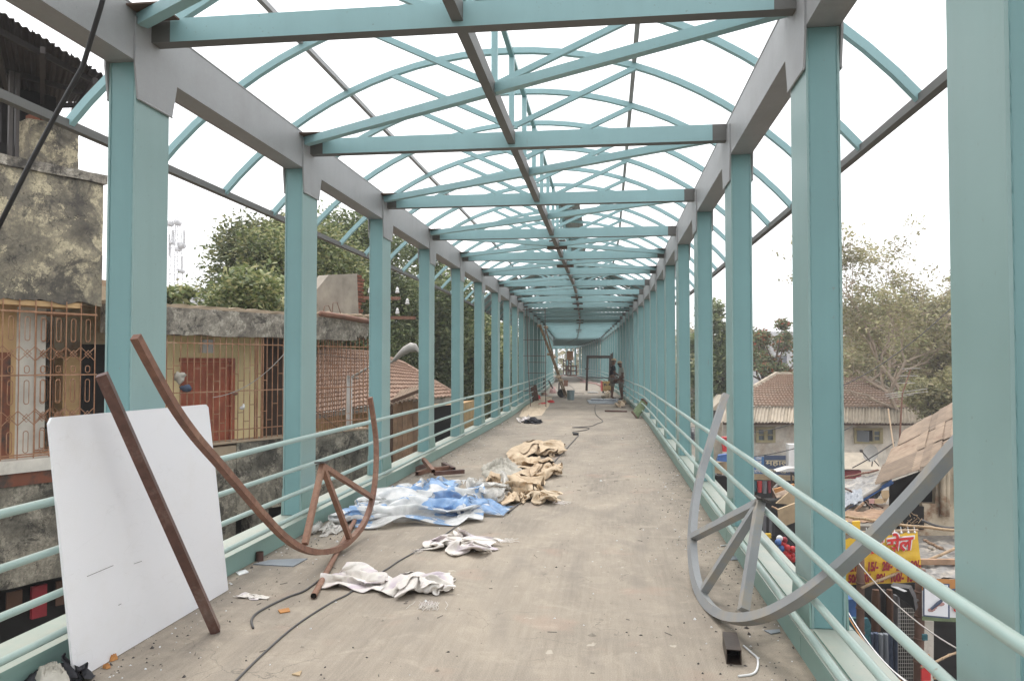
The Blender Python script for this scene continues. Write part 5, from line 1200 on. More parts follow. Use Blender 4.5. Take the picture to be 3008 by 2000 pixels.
# the white twinwall panel
PN = [UX(v_(113,962),-2.73), UX(v_(480,934),-2.73), UX(v_(496,1078),-2.73)]
pb0, pb1 = UZ(v_(172,1545), .005), UZ(v_(526,1355), .005)
pb0.x = -2.60; pb1.x = -2.58; pb0 = onplane(v_(172,1545), (-2.66,0,0), (1,0,0)); pb1 = onplane(v_(526,1355), (-2.66,0,0), (1,0,0)); pb0.z = pb1.z = .004
panel_poly = [pb0, pb1, PN[2], PN[1]+Vector((0,.0,-.01)), PN[1]+Vector((0,-.03,.01)), PN[0]+Vector((0,.02,0)), PN[0]+Vector((0,0,-.03))]
mb = MB(); mb.prism(panel_poly, (-.012,0,0)); LS = build('leaning_sheet', mb, M['panel'], label='large white ribbed plastic panel leaning on the left handrail', category='panel')
for a, b in (((192,1326),(252,1301)),((300,1297),(318,1291)),((262,1392),(268,1389))):
    mb = MB(); a, b = onplane(v_(*a), (-2.685,0,0), (1,0,0)), onplane(v_(*b), (-2.685,0,0), (1,0,0)); a.x = b.x = -2.70+.04*(1.3-a.z)/1.3+.012; mb.beam(a, b, .0015, .004, up=(1,0,0)); build('scuff_mark', mb, M['cable'], LS)
def drape(mb, key, x0, x1, y0, y1, h, rot=0, z0=.004, flip=False):
    """lay a crumpled sheet into a rectangle of floor: rot turns it first"""
    n = CLP[key].shape[0]; P = CLP[key].copy().reshape(-1, 3); c = P.mean(0); a = math.radians(rot); X, Y = P[:,0]-c[0], P[:,1]-c[1]
    if flip: X = -X
    x, y = X*math.cos(a)-Y*math.sin(a), X*math.sin(a)+Y*math.cos(a); z = P[:,2]
    x = x0+(x-x.min())/(x.max()-x.min())*(x1-x0); y = y0+(y-y.min())/(y.max()-y.min())*(y1-y0); z = z0+z*(h/z.max())
    G = np.stack([x,y,z],1).reshape(n,n,3); mb.grid([[tuple(q) for q in r] for r in G]); return mb
def bbox(o): xs, ys = zip(*o); return min(xs), max(xs), min(ys), max(ys)
def soften(o, lv=1):
    m = o.modifiers.new('smooth', 'SUBSURF'); m.levels = lv; m.render_levels = lv; return o
# crumpled sheets
def crumple(mb, c, outline, height, seed, freq=5., res=(46,120), z0=.003, mi=0, aniso=(1,1), rot=0., edge=.35):
    c = Vector((c[0], c[1], 0)); rs_, na = res; on = len(outline); P = []; cr, sr = math.cos(rot), math.sin(rot)
    for i in range(rs_+1):
        f = (i/rs_); row = []
        for j in range(na):
            a = j/na*on; k = int(a); t = a-k; t = t*t*(3-2*t)
            p = Vector((*outline[k % on], 0)).lerp(Vector((*outline[(k+1) % on], 0)), t)
            d = p-c; wob = 1+.14*noise.noise(Vector((j*.21, seed, 0)))+.11*noise.noise(Vector((j*.6, seed, 3))); q = c+d*f*wob
            x, y = q.x, q.y; X, Y = (x*cr+y*sr)*aniso[0], (-x*sr+y*cr)*aniso[1]
            w = Vector((X, Y, seed*3.3))*freq; wx = noise.noise(w*.5)*1.4; wy = noise.noise(w*.5+Vector((9,9,9)))*1.4; w2 = w+Vector((wx*1.5, wy*1.5, 0))
            th_ = 2.2*noise.noise(w*.28+Vector((1,2,3))); ct, st = math.cos(th_), math.sin(th_); w3 = Vector(((w2.x*ct+w2.y*st)*.6, (-w2.x*st+w2.y*ct)*1.15, w2.z))
            r1 = math.sqrt(max(0, 1-abs(noise.noise(w3*.30)*2.4))); r2 = max(0, 1-abs(noise.noise(w3*.62+Vector((3,1,2)))*2.2)); r3 = max(0, 1-abs(noise.noise(w2*1.1+Vector((7,5,1)))*2.))
            h = (.34*r1*r1+.36*r2+.22*r3*r3)*(.45+1.1*max(0,.5+noise.noise(w*.22)))
            e = min(1, (1-f)/edge); e = e*e*(3-2*e); hh = z0+height*(h*(.25+.75*e)*(1 if f < .985 else .1) + .25*e)
            sh = height*.25*Vector((noise.noise(w2*.8), noise.noise(w2*.8+Vector((4,4,4))), 0))
            row.append((q.x+sh.x*(1 if i else 0), q.y+sh.y*(1 if i else 0), max(.002, hh)))
        P.append(row)
    mb.grid(P, mi, closed=True); return mb
def zo(*pts): return [tuple(UZ(v_(*p))[:2]) for p in pts]
def cen(o): return (sum(p[0] for p in o)/len(o), sum(p[1] for p in o)/len(o))
mb = MB()
drape(mb, 'e', -2.62, -1.25, 7.25, 8.75, .22, 25); drape(mb, 'c', -2.72, -1.75, 8.3, 10.0, .24, 70, z0=.01); drape(mb, 'a', -2.1, -1.0, 7.75, 9.0, .2, 0, z0=.012)
drape(mb, 'd', -2.75, -2.0, 7.4, 8.5, .20, 40); drape(mb, 'e', -2.2, -1.35, 8.2, 9.3, .22, 200, z0=.02, flip=True)
soften(build('plastic_sheeting', mb, M['plastic'], smooth=True, label='crumpled heap of clear and blue printed plastic sheeting', category='plastic sheet'))
mb = MB(); drape(mb, 'd', -1.75, -1.15, 8.6, 10.2, .22, 90); soften(build('plastic_sheet', mb, M['plasticclear'], smooth=True, label='pinkish clear plastic piece between the blue sheeting and the jute', category='plastic sheet'))
mb = MB(); drape(mb, 'b', -2.78, -2.5, 6.9, 7.5, .08, 0); soften(build('plastic_scrap', mb, M['plasticclear'], smooth=True, label='dirty clear plastic scrap left of the blue sheeting', category='plastic sheet'))
for (pts, h, key, rot, mt, lab) in (
  (((1170,1062),(1190,1026),(1240,1020),(1290,1026),(1308,1045),(1270,1052),(1225,1056),(1200,1066)), .24, 'c', 0, 'jute', 'farthest brown jute sacking bundle near the thin cable'),
  (((1150,1082),(1200,1058),(1240,1066),(1255,1082),(1220,1092),(1165,1092)), .16, 'e', 30, 'jute', 'rumpled jute sack behind the pale filled sack'),
  (((1180,1104),(1215,1090),(1275,1070),(1302,1078),(1260,1090),(1265,1102),(1230,1112),(1195,1112)), .16, 'd', 0, 'jute', 'twisted jute strip reaching right across the deck'),
  (((1105,1128),(1150,1100),(1215,1104),(1250,1120),(1250,1130),(1190,1138),(1130,1144)), .20, 'e', 180, 'jute', 'broad brown jute sack in the middle of the row'),
  (((1130,1165),(1165,1132),(1190,1138),(1215,1150),(1205,1166),(1165,1175)), .14, 'b', 60, 'jute', 'small jute fold next to the plastic sheet'),
  (((1185,1150),(1230,1136),(1270,1144),(1295,1158),(1275,1164),(1225,1166)), .18, 'a', 180, 'jutepale', 'nearest pale jute rag with frayed right end')):
    mb = MB(); drape(mb, key, *bbox(zo(*pts)), h, rot); soften(build('jute_sacking', mb, M[mt], smooth=True, label=lab, category='sacking', group='jute sacking strewn down the deck'))
mb = MB(); o = zo((1108,1092),(1120,1072),(1165,1068),(1210,1078),(1205,1092),(1165,1106),(1130,1104)); crumple(mb, cen(o), o, .17, 17, 3.5, (30,80), edge=.8); build('filled_sack', mb, M['sack'], smooth=True, label='pale woven sack, half full, among the jute sacking', category='sack')
for lab, o, h, sd_, key, rot in (
  ('dirty white woven rag nearest the camera, left half folded flat', zo((722,1352),(760,1325),(830,1320),(910,1322),(915,1335),(880,1362),(800,1366),(745,1364)), .09, 21, 'e', 0),
  ('torn white woven rag with frayed threads, right of the folded one', zo((900,1332),(960,1328),(1050,1330),(1045,1375),(1010,1388),(960,1385),(925,1360)), .13, 22, 'c', 0),
  ('white and purple woven rag lying behind the two nearest rags', zo((960,1272),(975,1245),(1025,1238),(1080,1244),(1140,1240),(1170,1240),(1145,1258),(1060,1262),(1040,1280),(990,1284)), .14, 23, 'a', 180),
  ('small flat white paper wrapper near the leaning truss', zo((540,1372),(580,1368),(635,1370),(610,1382),(560,1382)), .02, 24, 'b', 0)):
    mb = MB(); drape(mb, key, *bbox(o), h, rot)
    if sd_ == 22:
        random.seed(5)
        for k in range(34):
            a = UZ(v_(random.gauss(990,16), random.uniform(1380,1386)), .02); P = [a]; d = Vector((random.uniform(-.3,.3), -1, 0))
            for j in range(6): P.append(P[-1]+d*.022+Vector((random.uniform(-.014,.014), random.uniform(-.012,.012), 0))); P[-1].z = .004+.008*random.random()
            mb.tube(P, .0026, 3)
    soften(build('woven_rag', mb, M['rag'], smooth=True, label=lab, category='rag'))
random.seed(15); mb = MB()
for (x0, x1, y0, y1, dx) in ((962,975,1262,1272,-.6),(1135,1165,1238,1246,.9),(1270,1296,1152,1158,.8)):
    for k in range(16):
        P = [UZ(v_(random.uniform(x0,x1), random.uniform(y0,y1)), .015)]; d = Vector((dx+random.uniform(-.5,.5), random.uniform(-.8,.3), 0))
        for j in range(5): P.append(P[-1]+d*.02+Vector((random.uniform(-.012,.012), random.uniform(-.012,.012), 0))); P[-1].z = .004+.01*random.random()
        mb.tube(P, .0022, 3)
build('loose_threads', mb, M['rag'], label='frayed threads trailing from the ends of the rags', category='threads', kind='stuff')
# black bundle at the lower left corner
mb = MB(); o = zo((20,1560),(60,1535),(130,1528),(165,1548),(175,1575),(150,1610),(40,1620)); drape(mb, 'a', *bbox(o), .14, 90); build('black_bundle', mb, M['blackbag'], smooth=True, label='crumpled black bag in the lower left corner by the kerb', category='bag')
mb = MB(); o = zo((80,1578),(110,1568),(150,1572),(160,1600),(90,1610)); crumple(mb, cen(o), o, .05, 32, 9., (20,50), z0=.06); build('grey_cloth', mb, M['sack'], smooth=True, label='grey striped cloth on the black bag, lower left', category='cloth')
mb = MB(); o = zo((20,1578),(50,1560),(66,1566),(40,1590)); crumple(mb, cen(o), o, .05, 33, 9., (12,30), z0=.02); build('orange_rag', mb, M['orange'], smooth=True, label='orange brown rag left of the black bag', category='rag')
# square tube offcut at right (hollow)
def hollow(label, a, b, w, mat, th=.004, name='tube_offcut', group=None, up=(0,0,1)):
    a, b = Vector(a), Vector(b); mb = MB(); d = (b-a).normalized(); x = d.cross(Vector(up)).normalized(); z = x.cross(d); h = w/2
    for s_, ax, ay in ((1,x,z),(-1,x,z)): mb.obox((a+b)/2+ax*s_*(h-th/2), (b-a)/2, ax*th/2, ay*h)
    for s_ in (1,-1): mb.obox((a+b)/2+z*s_*(h-th/2), (b-a)/2, x*(h-th), z*th/2)
    mb.obox(a.lerp(b,.5), d*.004, x*(h-th), z*(h-th), 1)
    return build(name, mb, [mat, M['dark']], label=label, category='steel tube', group=group)
hollow('short black square tube offcut lying by the right kerb', UZ(v_(1690,1512),.04), UZ(v_(1680,1470),.04), .078, M['blackrust'])
# pile of rusty offcuts near the left kerb
for k, (a, b, lab) in enumerate((((975,1062),(998,1085),'rusty square offcut standing tilted on the steel pile'),((940,1083),(985,1070),'long rusty offcut at the back of the steel pile'),((985,1082),(1040,1076),'rusty offcut pointing right in the steel pile'),((1000,1090),(1068,1085),'nearest rusty bar of the steel pile'),((960,1090),(1005,1078),'rusty offcut at the left front of the steel pile'),((1020,1068),(1045,1080),'short dark offcut at the right of the steel pile'))):
    z = .03+.03*(k%3==0)+(.05 if k == 0 else 0); A1 = UZ(v_(*a), z); B1 = UZ(v_(*b), z)
    if k == 0: A1.z = .14
    hollow(lab, A1, B1, .055, M['rustdark' if k%2 else 'rust'], group='steel tube offcuts piled by the left kerb')
# rusty round pipe under the truss
mb = MB(); a, b = UZ(v_(722,1372),.022), UZ(v_(845,1148),.022); mb.tube([a, a.lerp(b,.5)+Vector((0,0,.01)), b], .021, 12, cap=False); mb.tube([a+(b-a).normalized()*.01, a+(b-a).normalized()*.012], .0205, 12, 1); build('rusty_pipe', mb, [M['rustlight'], M['dark']], smooth=True, label='long rusty round pipe lying under the brown truss', category='pipe')
# cables
def deckline(label, pts, r, mat, name='cable', cat='cable'):
    P = [UZ(v_(*p), r) for p in pts]; out = []
    for i in range(len(P)-1):
        a, b, c, d = P[max(i-1,0)], P[i], P[i+1], P[min(i+2,len(P)-1)]
        for j in range(5): t = j/5; out.append(.5*((2*b)+(c-a)*t+(2*a-5*b+4*c-d)*t*t+(3*b-a-3*c+d)*t*t*t))
    out.append(P[-1]); return wire(label, out, r, mat, name, cat, 8)
deckline('thick grey cable snaking from the bottom edge up to the rags', ((530,1580),(600,1510),(680,1440),(760,1388),(800,1368),(830,1345),(890,1310),(920,1290),(960,1268),(1010,1240),(1060,1205)), .0062, M['cable'])
deckline('grey flattened hose piece near the rusty pipe end', ((583,1445),(580,1425),(600,1405),(660,1375),(700,1360),(735,1335)), .0075, M['cable'], 'hose', 'hose')
deckline('thin power cable wandering along the deck towards the workers', ((1170,1180),(1240,1120),(1255,1100),(1275,1065),(1305,1032),(1325,1010),(1332,1000),(1318,995),(1348,990),(1355,985),(1318,984),(1360,981),(1375,975),(1388,969),(1373,955),(1370,940),(1372,932)), .009, M['cable'])
mb = MB(); p = UZ(v_(1326,999),.02); mb.box(p.x-.06,p.x+.06,p.y-.09,p.y+.09,.003,.045); build('cable_connector', mb, M['black'], label='black plug connector on the thin power cable', category='connector')
deckline('thin cable far down the deck beyond the bucket', ((1300,880),(1318,892),(1322,902),(1300,903),(1345,906)), .012, M['cable'])
# steel plate lying near the left kerb
mb = MB(); o = [UZ(v_(*p), .0) for p in ((583,1300),(675,1305),(708,1287),(622,1290))]; mb.prism(o, (0,0,.008)); build('steel_plate', mb, M['steelplate'], label='thin flat steel plate near the left kerb', category='plate')
mb = MB(); P = [UZ(v_(718,1224),.035), UZ(v_(735,1207),.035)]; mb.tube([P[0], P[0].lerp(P[1],.12), P[0].lerp(P[1],.15), P[1]], [.02,.022,.036,.036], 14); build('plastic_bottle', mb, M['plasticclear'], smooth=True, label='small clear plastic bottle under the brown truss', category='bottle')
mb = MB(); mb.tube([UZ(v_(598,1290),.0), UZ(v_(598,1290),.0)+Vector((0,0,.07))], .03, 12, cap=False); build('pipe_stub', mb, M['rustdark'], smooth=True, label='short burnt steel pipe stub beside the left kerb', category='pipe')
deckline('bent white strip curling beside the square tube offcut', ((1712,1486),(1728,1500),(1745,1518),(1738,1548),(1700,1556)), .006, M['letterwhite'], 'white_strip', 'strip')
deckline('white bent strip by the right kerb inside the grey truss', ((1668,1213),(1678,1235),(1680,1252),(1660,1256)), .007, M['letterwhite'], 'white_strip', 'strip')
random.seed(77)
for k, (x, y, s_) in enumerate(((221,1524,.035),(260,1518,.03),(210,1540,.02),(245,1538,.018))):
    p = UZ(v_(x,y)); mb = MB(); o = [(p.x+s_*math.cos(a)*random.uniform(.6,1.3), p.y+s_*math.sin(a)*random.uniform(.6,1.3)) for a in [2*math.pi*q/8 for q in range(8)]]
    crumple(mb, p, o, .03, 60+k, 20., (6,24)); build('dry_leaf', mb, M['orange'], label=['largest','second','third','smallest'][k]+' curled orange leaf by the foot of the white panel', category='leaf', group='dry leaves by the panel')
for k, (pts, lab, mt) in enumerate((
    (((543,1318),(565,1312),(573,1318),(550,1325)), 'small white and green wrapper beside the steel plate', 'letterwhite'),
    (((640,1405),(665,1400),(668,1408),(645,1412)), 'torn orange and white scrap near the grey hose', 'orange'),
    (((1668,1282),(1708,1280),(1710,1288),(1670,1290)), 'flat grey metal strip inside the grey truss', 'steelplate'),
    (((1760,1452),(1795,1450),(1797,1456),(1775,1460)), 'broken grey slab piece right of the tube offcut', 'steelplate'),
    (((672,1553),(695,1545),(690,1556)), 'tiny pale scrap at the bottom of the deck', 'tan'))):
    mb = MB(); mb.prism([UZ(v_(*p), .002) for p in pts], (0,0,.006)); build('scrap', mb, M[mt], label=lab, category='scrap')
# grit: loose chips, densest along the kerbs
g = random.Random(99); mb = MB()
for k in range(2600):
    y = 3+18*g.random()**1.5
    q = g.random()
    x = -2.82+abs(g.gauss(0,.35)) if q < .4 else (1.03-abs(g.gauss(0,.28)) if q < .8 else g.uniform(-2.8,1.0))
    if x > 1.03 or x < -2.83: continue
    s_ = g.uniform(.002,.0075)*(1+.6*(g.random() < .08)*2); a = g.uniform(0,6.28); c_, d_ = math.cos(a)*s_, math.sin(a)*s_; e = g.uniform(.5,2.)
    mb.add([(x+c_*e,y+d_*e,.001),(x-d_,y+c_,.001),(x-c_*e,y-d_*e,.001),(x+d_,y-c_,.001),(x+g.uniform(-.3,.3)*s_,y,.001+s_)], [(0,1,4),(1,2,4),(2,3,4),(3,0,4)], g.choice((0,0,1,2)))
build('grit', mb, [M['darksteel'], M['concrete'], M['letterwhite']], label='loose grit and concrete crumbs scattered along both kerbs', category='grit', kind='stuff')
g = random.Random(5); 
for k, (x, y, a, l) in enumerate(((1060,1325,.4,.0),)): pass
mb = MB()
for k in range(60):
    x, y = g.uniform(-2.4,.9), g.uniform(3.6,12); a = g.uniform(0,3.14); l = g.uniform(.02,.06); p = Vector((x,y,.004)); mb.tube([p, p+Vector((math.cos(a)*l, math.sin(a)*l, 0))], .0018, 4)
build('twigs', mb, M['darksteel'], label='tiny rods and twigs littering the deck', category='litter', kind='stuff')

# ------------------------------------------------------------------ far work area
def on_deck(x, y, z=0.): return UZ(cm(x, y), z)
# bar ladder frame
LF = thing('rebar_frame', 'tall thin steel bar ladder frame leaning at the left far down the deck', 'frame', on_deck(140,1100))
Dl = (on_deck(140,1105)-Vector((0,0,0))); Dl_ = float(np.dot(np.array(Dl), FH))
def L_(x, y): return CD(cm(x,y), Dl_)
for q in (((40,1110),(0,470),(-10,-100),(-12,-200)),((240,1098),(232,600),(232,100),(228,-200))):
    mb = MB(); mb.tube([L_(*p) for p in q], .014, 6); build('upright', mb, M['rustdark'], LF)
for y, x0, x1 in ((-180,-90,240),(215,-60,235),(425,-60,240),(510,0,250),(650,-10,230),(885,-160,240)):
    mb = MB(); mb.tube([L_(x0,y), L_(x1,y+(3 if y < 800 else 0))], .01, 5); build('rung', mb, M['rustdark'], LF)
# bamboo poles leaning
Db2 = float(np.dot(np.array(on_deck(500,975)), FH))
for k, (a, b, lab) in enumerate((((497,975),(150,20),'left of the two lashed bamboo poles leaning over the deck'),((520,965),(165,20),'right of the two lashed bamboo poles leaning over the deck'),((400,700),(228,40),'shorter bamboo pole behind the lashed pair'))):
    A1, B1 = CD(cm(*a), Db2), CD(cm(*b), Db2-2.); mb = MB(); mb.tube([A1, A1.lerp(B1,.5)+Vector((.02,0,.03)), B1], [.036,.033,.028], 8); build('bamboo_pole', mb, M['bamboo'], smooth=True, label=lab, category='pole')
for k, (x, y) in enumerate(((285,405),(345,440),(400,700),(430,745),(155,30),(238,50))):
    mb = MB(); c = CD(cm(x,y), Db2-1); mb.sphere(c, .12,.1,.07,5,8); build('rope_lashing', mb, M['jute'], smooth=True, label='knotted rope lashing number %s down the leaning bamboo' % ['three','four','five','six','one','two'][k], category='rope')
# planks leaning
for a, b, w, lab in (((108,1030),(75,810),.16,'short brown plank leaning on the left handrail'),((500,825),(505,745),.18,'brown plank standing upright in the middle distance')):
    D3 = float(np.dot(np.array(on_deck(*a)), FH)); mb = MB(); A1, B1 = CD(cm(*a), D3), CD(cm(*b), D3); mb.beam(A1, B1, w*1.6, .05, up=(0,-1,0)); build('plank', mb, M['timber'] if w < .17 else M['rust'], label=lab, category='plank')
p = on_deck(450,970); mb = MB(); mb.tube([p+Vector((0,-.22,.2)), p+Vector((0,.2,.2))], .2, 18); build('drum', mb, M['black'], smooth=True, label='small black drum lying on its side by the bamboo foot', category='drum')
p = on_deck(567,1005); mb = MB(); mb.tube([p, p+Vector((0,0,.42))], [.15,.17], 16, cap=False); mb.tube([p+Vector((0,0,.004)), p+Vector((0,0,.01))], .148, 16); build('bucket', mb, M['bucket'], smooth=True, label='grey square bucket standing alone on the deck', category='bucket')
# burlap under the left frame, debris
for lab, o, h, sd_, mt in (('long pale burlap strip along the left kerb under the bar frame', [(-100,1230),(-60,1100),(60,1040),(150,960),(330,960),(300,1040),(265,1110),(180,1215),(20,1222)], .07, 71, 'jutepale'),
    ('crumpled black tarpaulin near the left kerb', [(-60,1315),(20,1280),(180,1290),(190,1310),(60,1325)], .08, 72, 'blackbag'), ('off white sack behind the black tarpaulin', [(-130,1300),(-90,1250),(0,1245),(50,1285),(-40,1310)], .12, 73, 'rag'),
    ('burlap heap behind the yellow cupboard', [(975,945),(1010,925),(1100,930),(1120,975),(1080,1000),(1010,985)], .15, 74, 'jutepale'), ('straw coloured sack heap in front of the steel sheet', [(1140,1080),(1180,1040),(1240,1020),(1305,1040),(1305,1105),(1230,1120),(1160,1100)], .16, 75, 'jute')):
    oo = [tuple(on_deck(*p)[:2]) for p in o]; mb = MB(); drape(mb, 'ceadb'[sd_-71], *bbox(oo), h*1.4, 90*(sd_%2)) if sd_ > 71 else crumple(mb, cen(oo), oo, h, sd_, 3.5, (24,70)); build('burlap' if mt.startswith('jute') else 'tarpaulin', mb, M[mt], smooth=True, label=lab, category='burlap' if mt.startswith('jute') else 'tarpaulin')
for k, (x, y) in enumerate(((120,1015),(190,1075),(300,1045))):
    p = on_deck(x,y); oo = [(p.x+.18*math.cos(a)*(1+.3*math.sin(3*a)), p.y+.18*math.sin(a)) for a in [2*math.pi*q/8 for q in range(8)]]; mb = MB(); crumple(mb, p, oo, .08 if k else .25, 80+k, 9., (8,30), z0=.02); build('red_rag', mb, M['red'], smooth=True, label=['red cloth heaped at the foot of the leaning plank','red strip lying on the pale burlap','small red rag at the right edge of the burlap'][k], category='rag')
# steel sheet on deck
mb = MB(); mb.prism([on_deck(*p) for p in ((812,1058),(1180,1060),(1230,1018),(780,1014))], (0,0,.03)); mb2 = MB(); mb2.prism([on_deck(*p, .035) for p in ((830,1012),(1160,1016),(1200,1000),(835,994))], (0,0,.03))
build('steel_sheet', mb, M['steelplate'], label='large grey steel sheet lying on the deck before the workers', category='steel sheet'); build('steel_sheet', mb2, M['steelplate'], label='narrow grey sheet lying behind the large steel sheet', category='steel sheet')
mb = MB(); mb.tube([on_deck(1015,1150,.03), on_deck(1310,1155,.03)], .03, 6); build('steel_rod', mb, M['rustdark'], label='thin dark rod lying across the deck near the green mat', category='rod')
mb = MB(); mb.tube([on_deck(790,905,.04), on_deck(925,908,.04)], .045, 8); build('white_pipe', mb, M['white'], label='short white pipe lying by the foot of the door frame', category='pipe')
# dark gate frame
Dg = float(np.dot(np.array(on_deck(775,888)), FH)); GF = thing('portal_frame', 'dark rusty steel portal frame standing across the deck', 'frame', on_deck(775,888))
def G_(x, y, d=0): return CD(cm(x,y), Dg+d)
for a, b, w in (((775,885),(790,425),.13),((1078,760),(1085,440),.11),((1100,760),(1112,400),.10),((782,440),(1118,440),.16),((790,710),(1080,716),.06),((755,597),(803,597),.08),((1092,430),(1096,395),.05),((1118,430),(1120,380),.05)):
    mb = MB(); mb.beam(G_(*a), G_(*b), .1, w, up=(0,0,1) if abs(a[1]-b[1]) < 40 else (1,0,0)); build('frame_member', mb, M['blackrust'], GF)
# worn yellow cupboard (welding set)
pA, pB = on_deck(985,915), on_deck(1112,915); hgt = (CD(cm(985,762), float(np.dot(np.array(pA), FH))).z)
CB = thing('welding_cabinet', 'worn yellow and red metal cabinet beside the workers', 'cabinet', pA)
w_ = (pB-pA).length; u_ = (pB-pA).normalized(); n_ = Vector((-u_.y, u_.x, 0)); cc = (pA+pB)/2+n_*.35
mb = MB(); mb.obox(cc+Vector((0,0,hgt/2+.05)), u_*w_/2, n_*.35, Vector((0,0,hgt/2-.05))); build('body', mb, M['cupboard'], CB)
mb = MB(); mb.obox(cc+Vector((0,0,hgt/2+.05))-u_*(w_/2+.01), u_*.012, n_*.36, Vector((0,0,hgt/2-.04))); build('side_panel', mb, M['red'], CB)
for k in (-1, 1):
    mb = MB(); mb.obox(cc+Vector((0,0,hgt/2+.1))-n_*.36+u_*w_*.25*k, u_*w_*.22, n_*.01, Vector((0,0,hgt*.36))); d_ = build('door', mb, M['cupboard'], CB)
    mb = MB(); mb.sphere(cc+Vector((0,0,hgt*.75))-n_*.38+u_*w_*.25*k, .05,.03,.05,5,8); build('knob', mb, M['black'], d_)
    mb = MB(); q = pA+u_*(w_*(.5+.42*k))+n_*.1; mb.tube([q+Vector((0,0,.09))-u_*.04, q+Vector((0,0,.09))+u_*.04], .09, 12); build('wheel', mb, M['black'], CB)
mb = MB(); mb.tube([cc+u_*.1+Vector((0,0,hgt)), cc+u_*.12+Vector((0,0,hgt+.22)), cc+u_*.3+Vector((0,0,hgt+.22)), cc+u_*.3+Vector((0,0,hgt))], .015, 6); build('handle', mb, M['darksteel'], CB)
# green mat rolled over the right kerb
GMt = thing('green_mat', 'faded green woven mat hung over the right handrail', 'mat', on_deck(1430,1250))
D4 = float(np.dot(np.array(on_deck(1430,1250)), FH))
q = [CD(cm(1500,1000), D4+.5), CD(cm(1570,1050), D4+.2), CD(cm(1440,1250), D4), CD(cm(1375,1165), D4+.4)]
P = [[q[0].lerp(q[1], j/12).lerp(q[3].lerp(q[2], j/12), i/14)+Vector((-.3,-.6,.6))*.07*math.sin(math.pi*j/12)+Vector((0,0,.015))*math.sin(j*3+i) for j in range(13)] for i in range(15)]
mb = MB(); mb.grid(P); mb.grid([[p+Vector((.02,.02,-.02)) for p in r] for r in P][::-1]); build('mat_cloth', mb, M['greenmat'], GMt)
for e in (P[0], P[-1]):
    mb = MB(); mb.tube(e, .03, 6); build('mat_edge', mb, M['timber'], GMt)
# pink tape along the right far deck and clutter beyond
def far_line(label, pts, r, mat, name, cat): P = [UZ(cm(*p), r) for p in pts]; return wire(label, P, r, mat, name, cat, 6)
far_line('pink rope lying along the right side of the far deck', ((690,768),(800,775),(900,790),(975,830)), .05, M['pink'], 'pink_rope', 'rope')
far_line('pink rope beyond the portal frame', ((600,690),(650,695),(700,730),(760,760)), .06, M['pink'], 'pink_rope', 'rope')
far_line('pink rag tangle across the far end of the deck', ((400,690),(480,680),(560,688),(660,682)), .07, M['pink'], 'pink_rag', 'rag')
FF = thing('scaffold_frame', 'brown rectangular steel frame at the far end of the bridge', 'frame', on_deck(580,680))
D5 = 80.
for a, b in (((515,682),(517,560)),((642,682),(642,560)),((515,682),(642,682)),((515,560),(642,560)),((517,625),(640,620)),((565,560),(562,680)),((517,560),(562,650))):
    mb = MB(); mb.tube([CD(cm(*a),D5), CD(cm(*b),D5)], .07, 5); build('frame_member', mb, M['rust'], FF)
S2 = thing('far_scaffold', 'small steel scaffold tower at the far bend of the bridge', 'scaffold', on_deck(500,668))
for a, b in (((470,668),(470,470)),((505,668),(505,470)),((535,668),(535,480)),((570,668),(570,480)),((470,488),(505,488)),((470,560),(505,560)),((535,488),(570,488)),((535,560),(570,560)),((470,610),(570,612)),((535,500),(570,545))):
    mb = MB(); mb.tube([CD(cm(*a),D5+4), CD(cm(*b),D5+4)], .06, 5); build('scaffold_tube', mb, M['rustdark'], S2)
mb = MB(); mb.beam(CD(cm(555,480),D5+3), CD(cm(555,365),D5+3), .7, .3, up=(0,-1,0)); build('hanging_sheet', mb, M['orange'], label='rust brown board above the far scaffold tower', category='board')
for k, (x, y) in enumerate(((270,790),(340,830),(355,850),(190,855),(215,900),(330,875))):
    p = on_deck(x, y+40); oo = [(p.x+.2*math.cos(a), p.y+.35*math.sin(a)) for a in [2*math.pi*q/8 for q in range(8)]]; mb = MB(); crumple(mb, p, oo, .16, 90+k, 4., (8,30)); build('rubbish_heap', mb, M[['wood','pink','sack','timber','rust','pink'][k]], smooth=True, label=['brown wood scrap','upper pink rag','pale sack','dark timber','rusty scrap','lower pink rag'][k]+' heap at the left behind the leaning bamboo', category='heap', group='heaps behind the leaning bamboo')
for a, b, k in (((215,900),(215,720),0),((345,880),(275,750),1),((410,880),(415,780),2)):
    mb = MB(); D6 = float(np.dot(np.array(on_deck(*a)), FH)); mb.tube([CD(cm(*a),D6), CD(cm(*b),D6)], .05, 6); build('scrap_post', mb, M['darksteel'], label=['dark upright post at the left handrail','slanting dark bar behind the bamboo','short upright bar right of the slanting one'][k], category='bar')

# ------------------------------------------------------------------ the two workers
def skinmesh(name, nodes, edges, mat, parent, sub=2, label=None):
    """nodes: list of (Vector, radius)"""
    me = bpy.data.meshes.new(name+'_skel'); me.from_pydata([tuple(n[0]) for n in nodes], edges, []); o = bpy.data.objects.new('tmp', me); COL.objects.link(o)
    md = o.modifiers.new('s', 'SKIN'); sk = me.skin_vertices[0].data
    for i, n in enumerate(nodes): r = n[1]; sk[i].radius = (r, r) if not isinstance(r, tuple) else r
    sk[0].use_root = True; md.use_smooth_shade = True; m2 = o.modifiers.new('u', 'SUBSURF'); m2.levels = sub; m2.render_levels = sub
    dg = bpy.context.evaluated_depsgraph_get(); dg.update(); m3 = bpy.data.meshes.new_from_object(o.evaluated_get(dg)); bpy.data.objects.remove(o)
    m3.materials.clear(); m3.materials.append(mat); ob = bpy.data.objects.new(name, m3); COL.objects.link(ob); ob.parent = parent; return ob
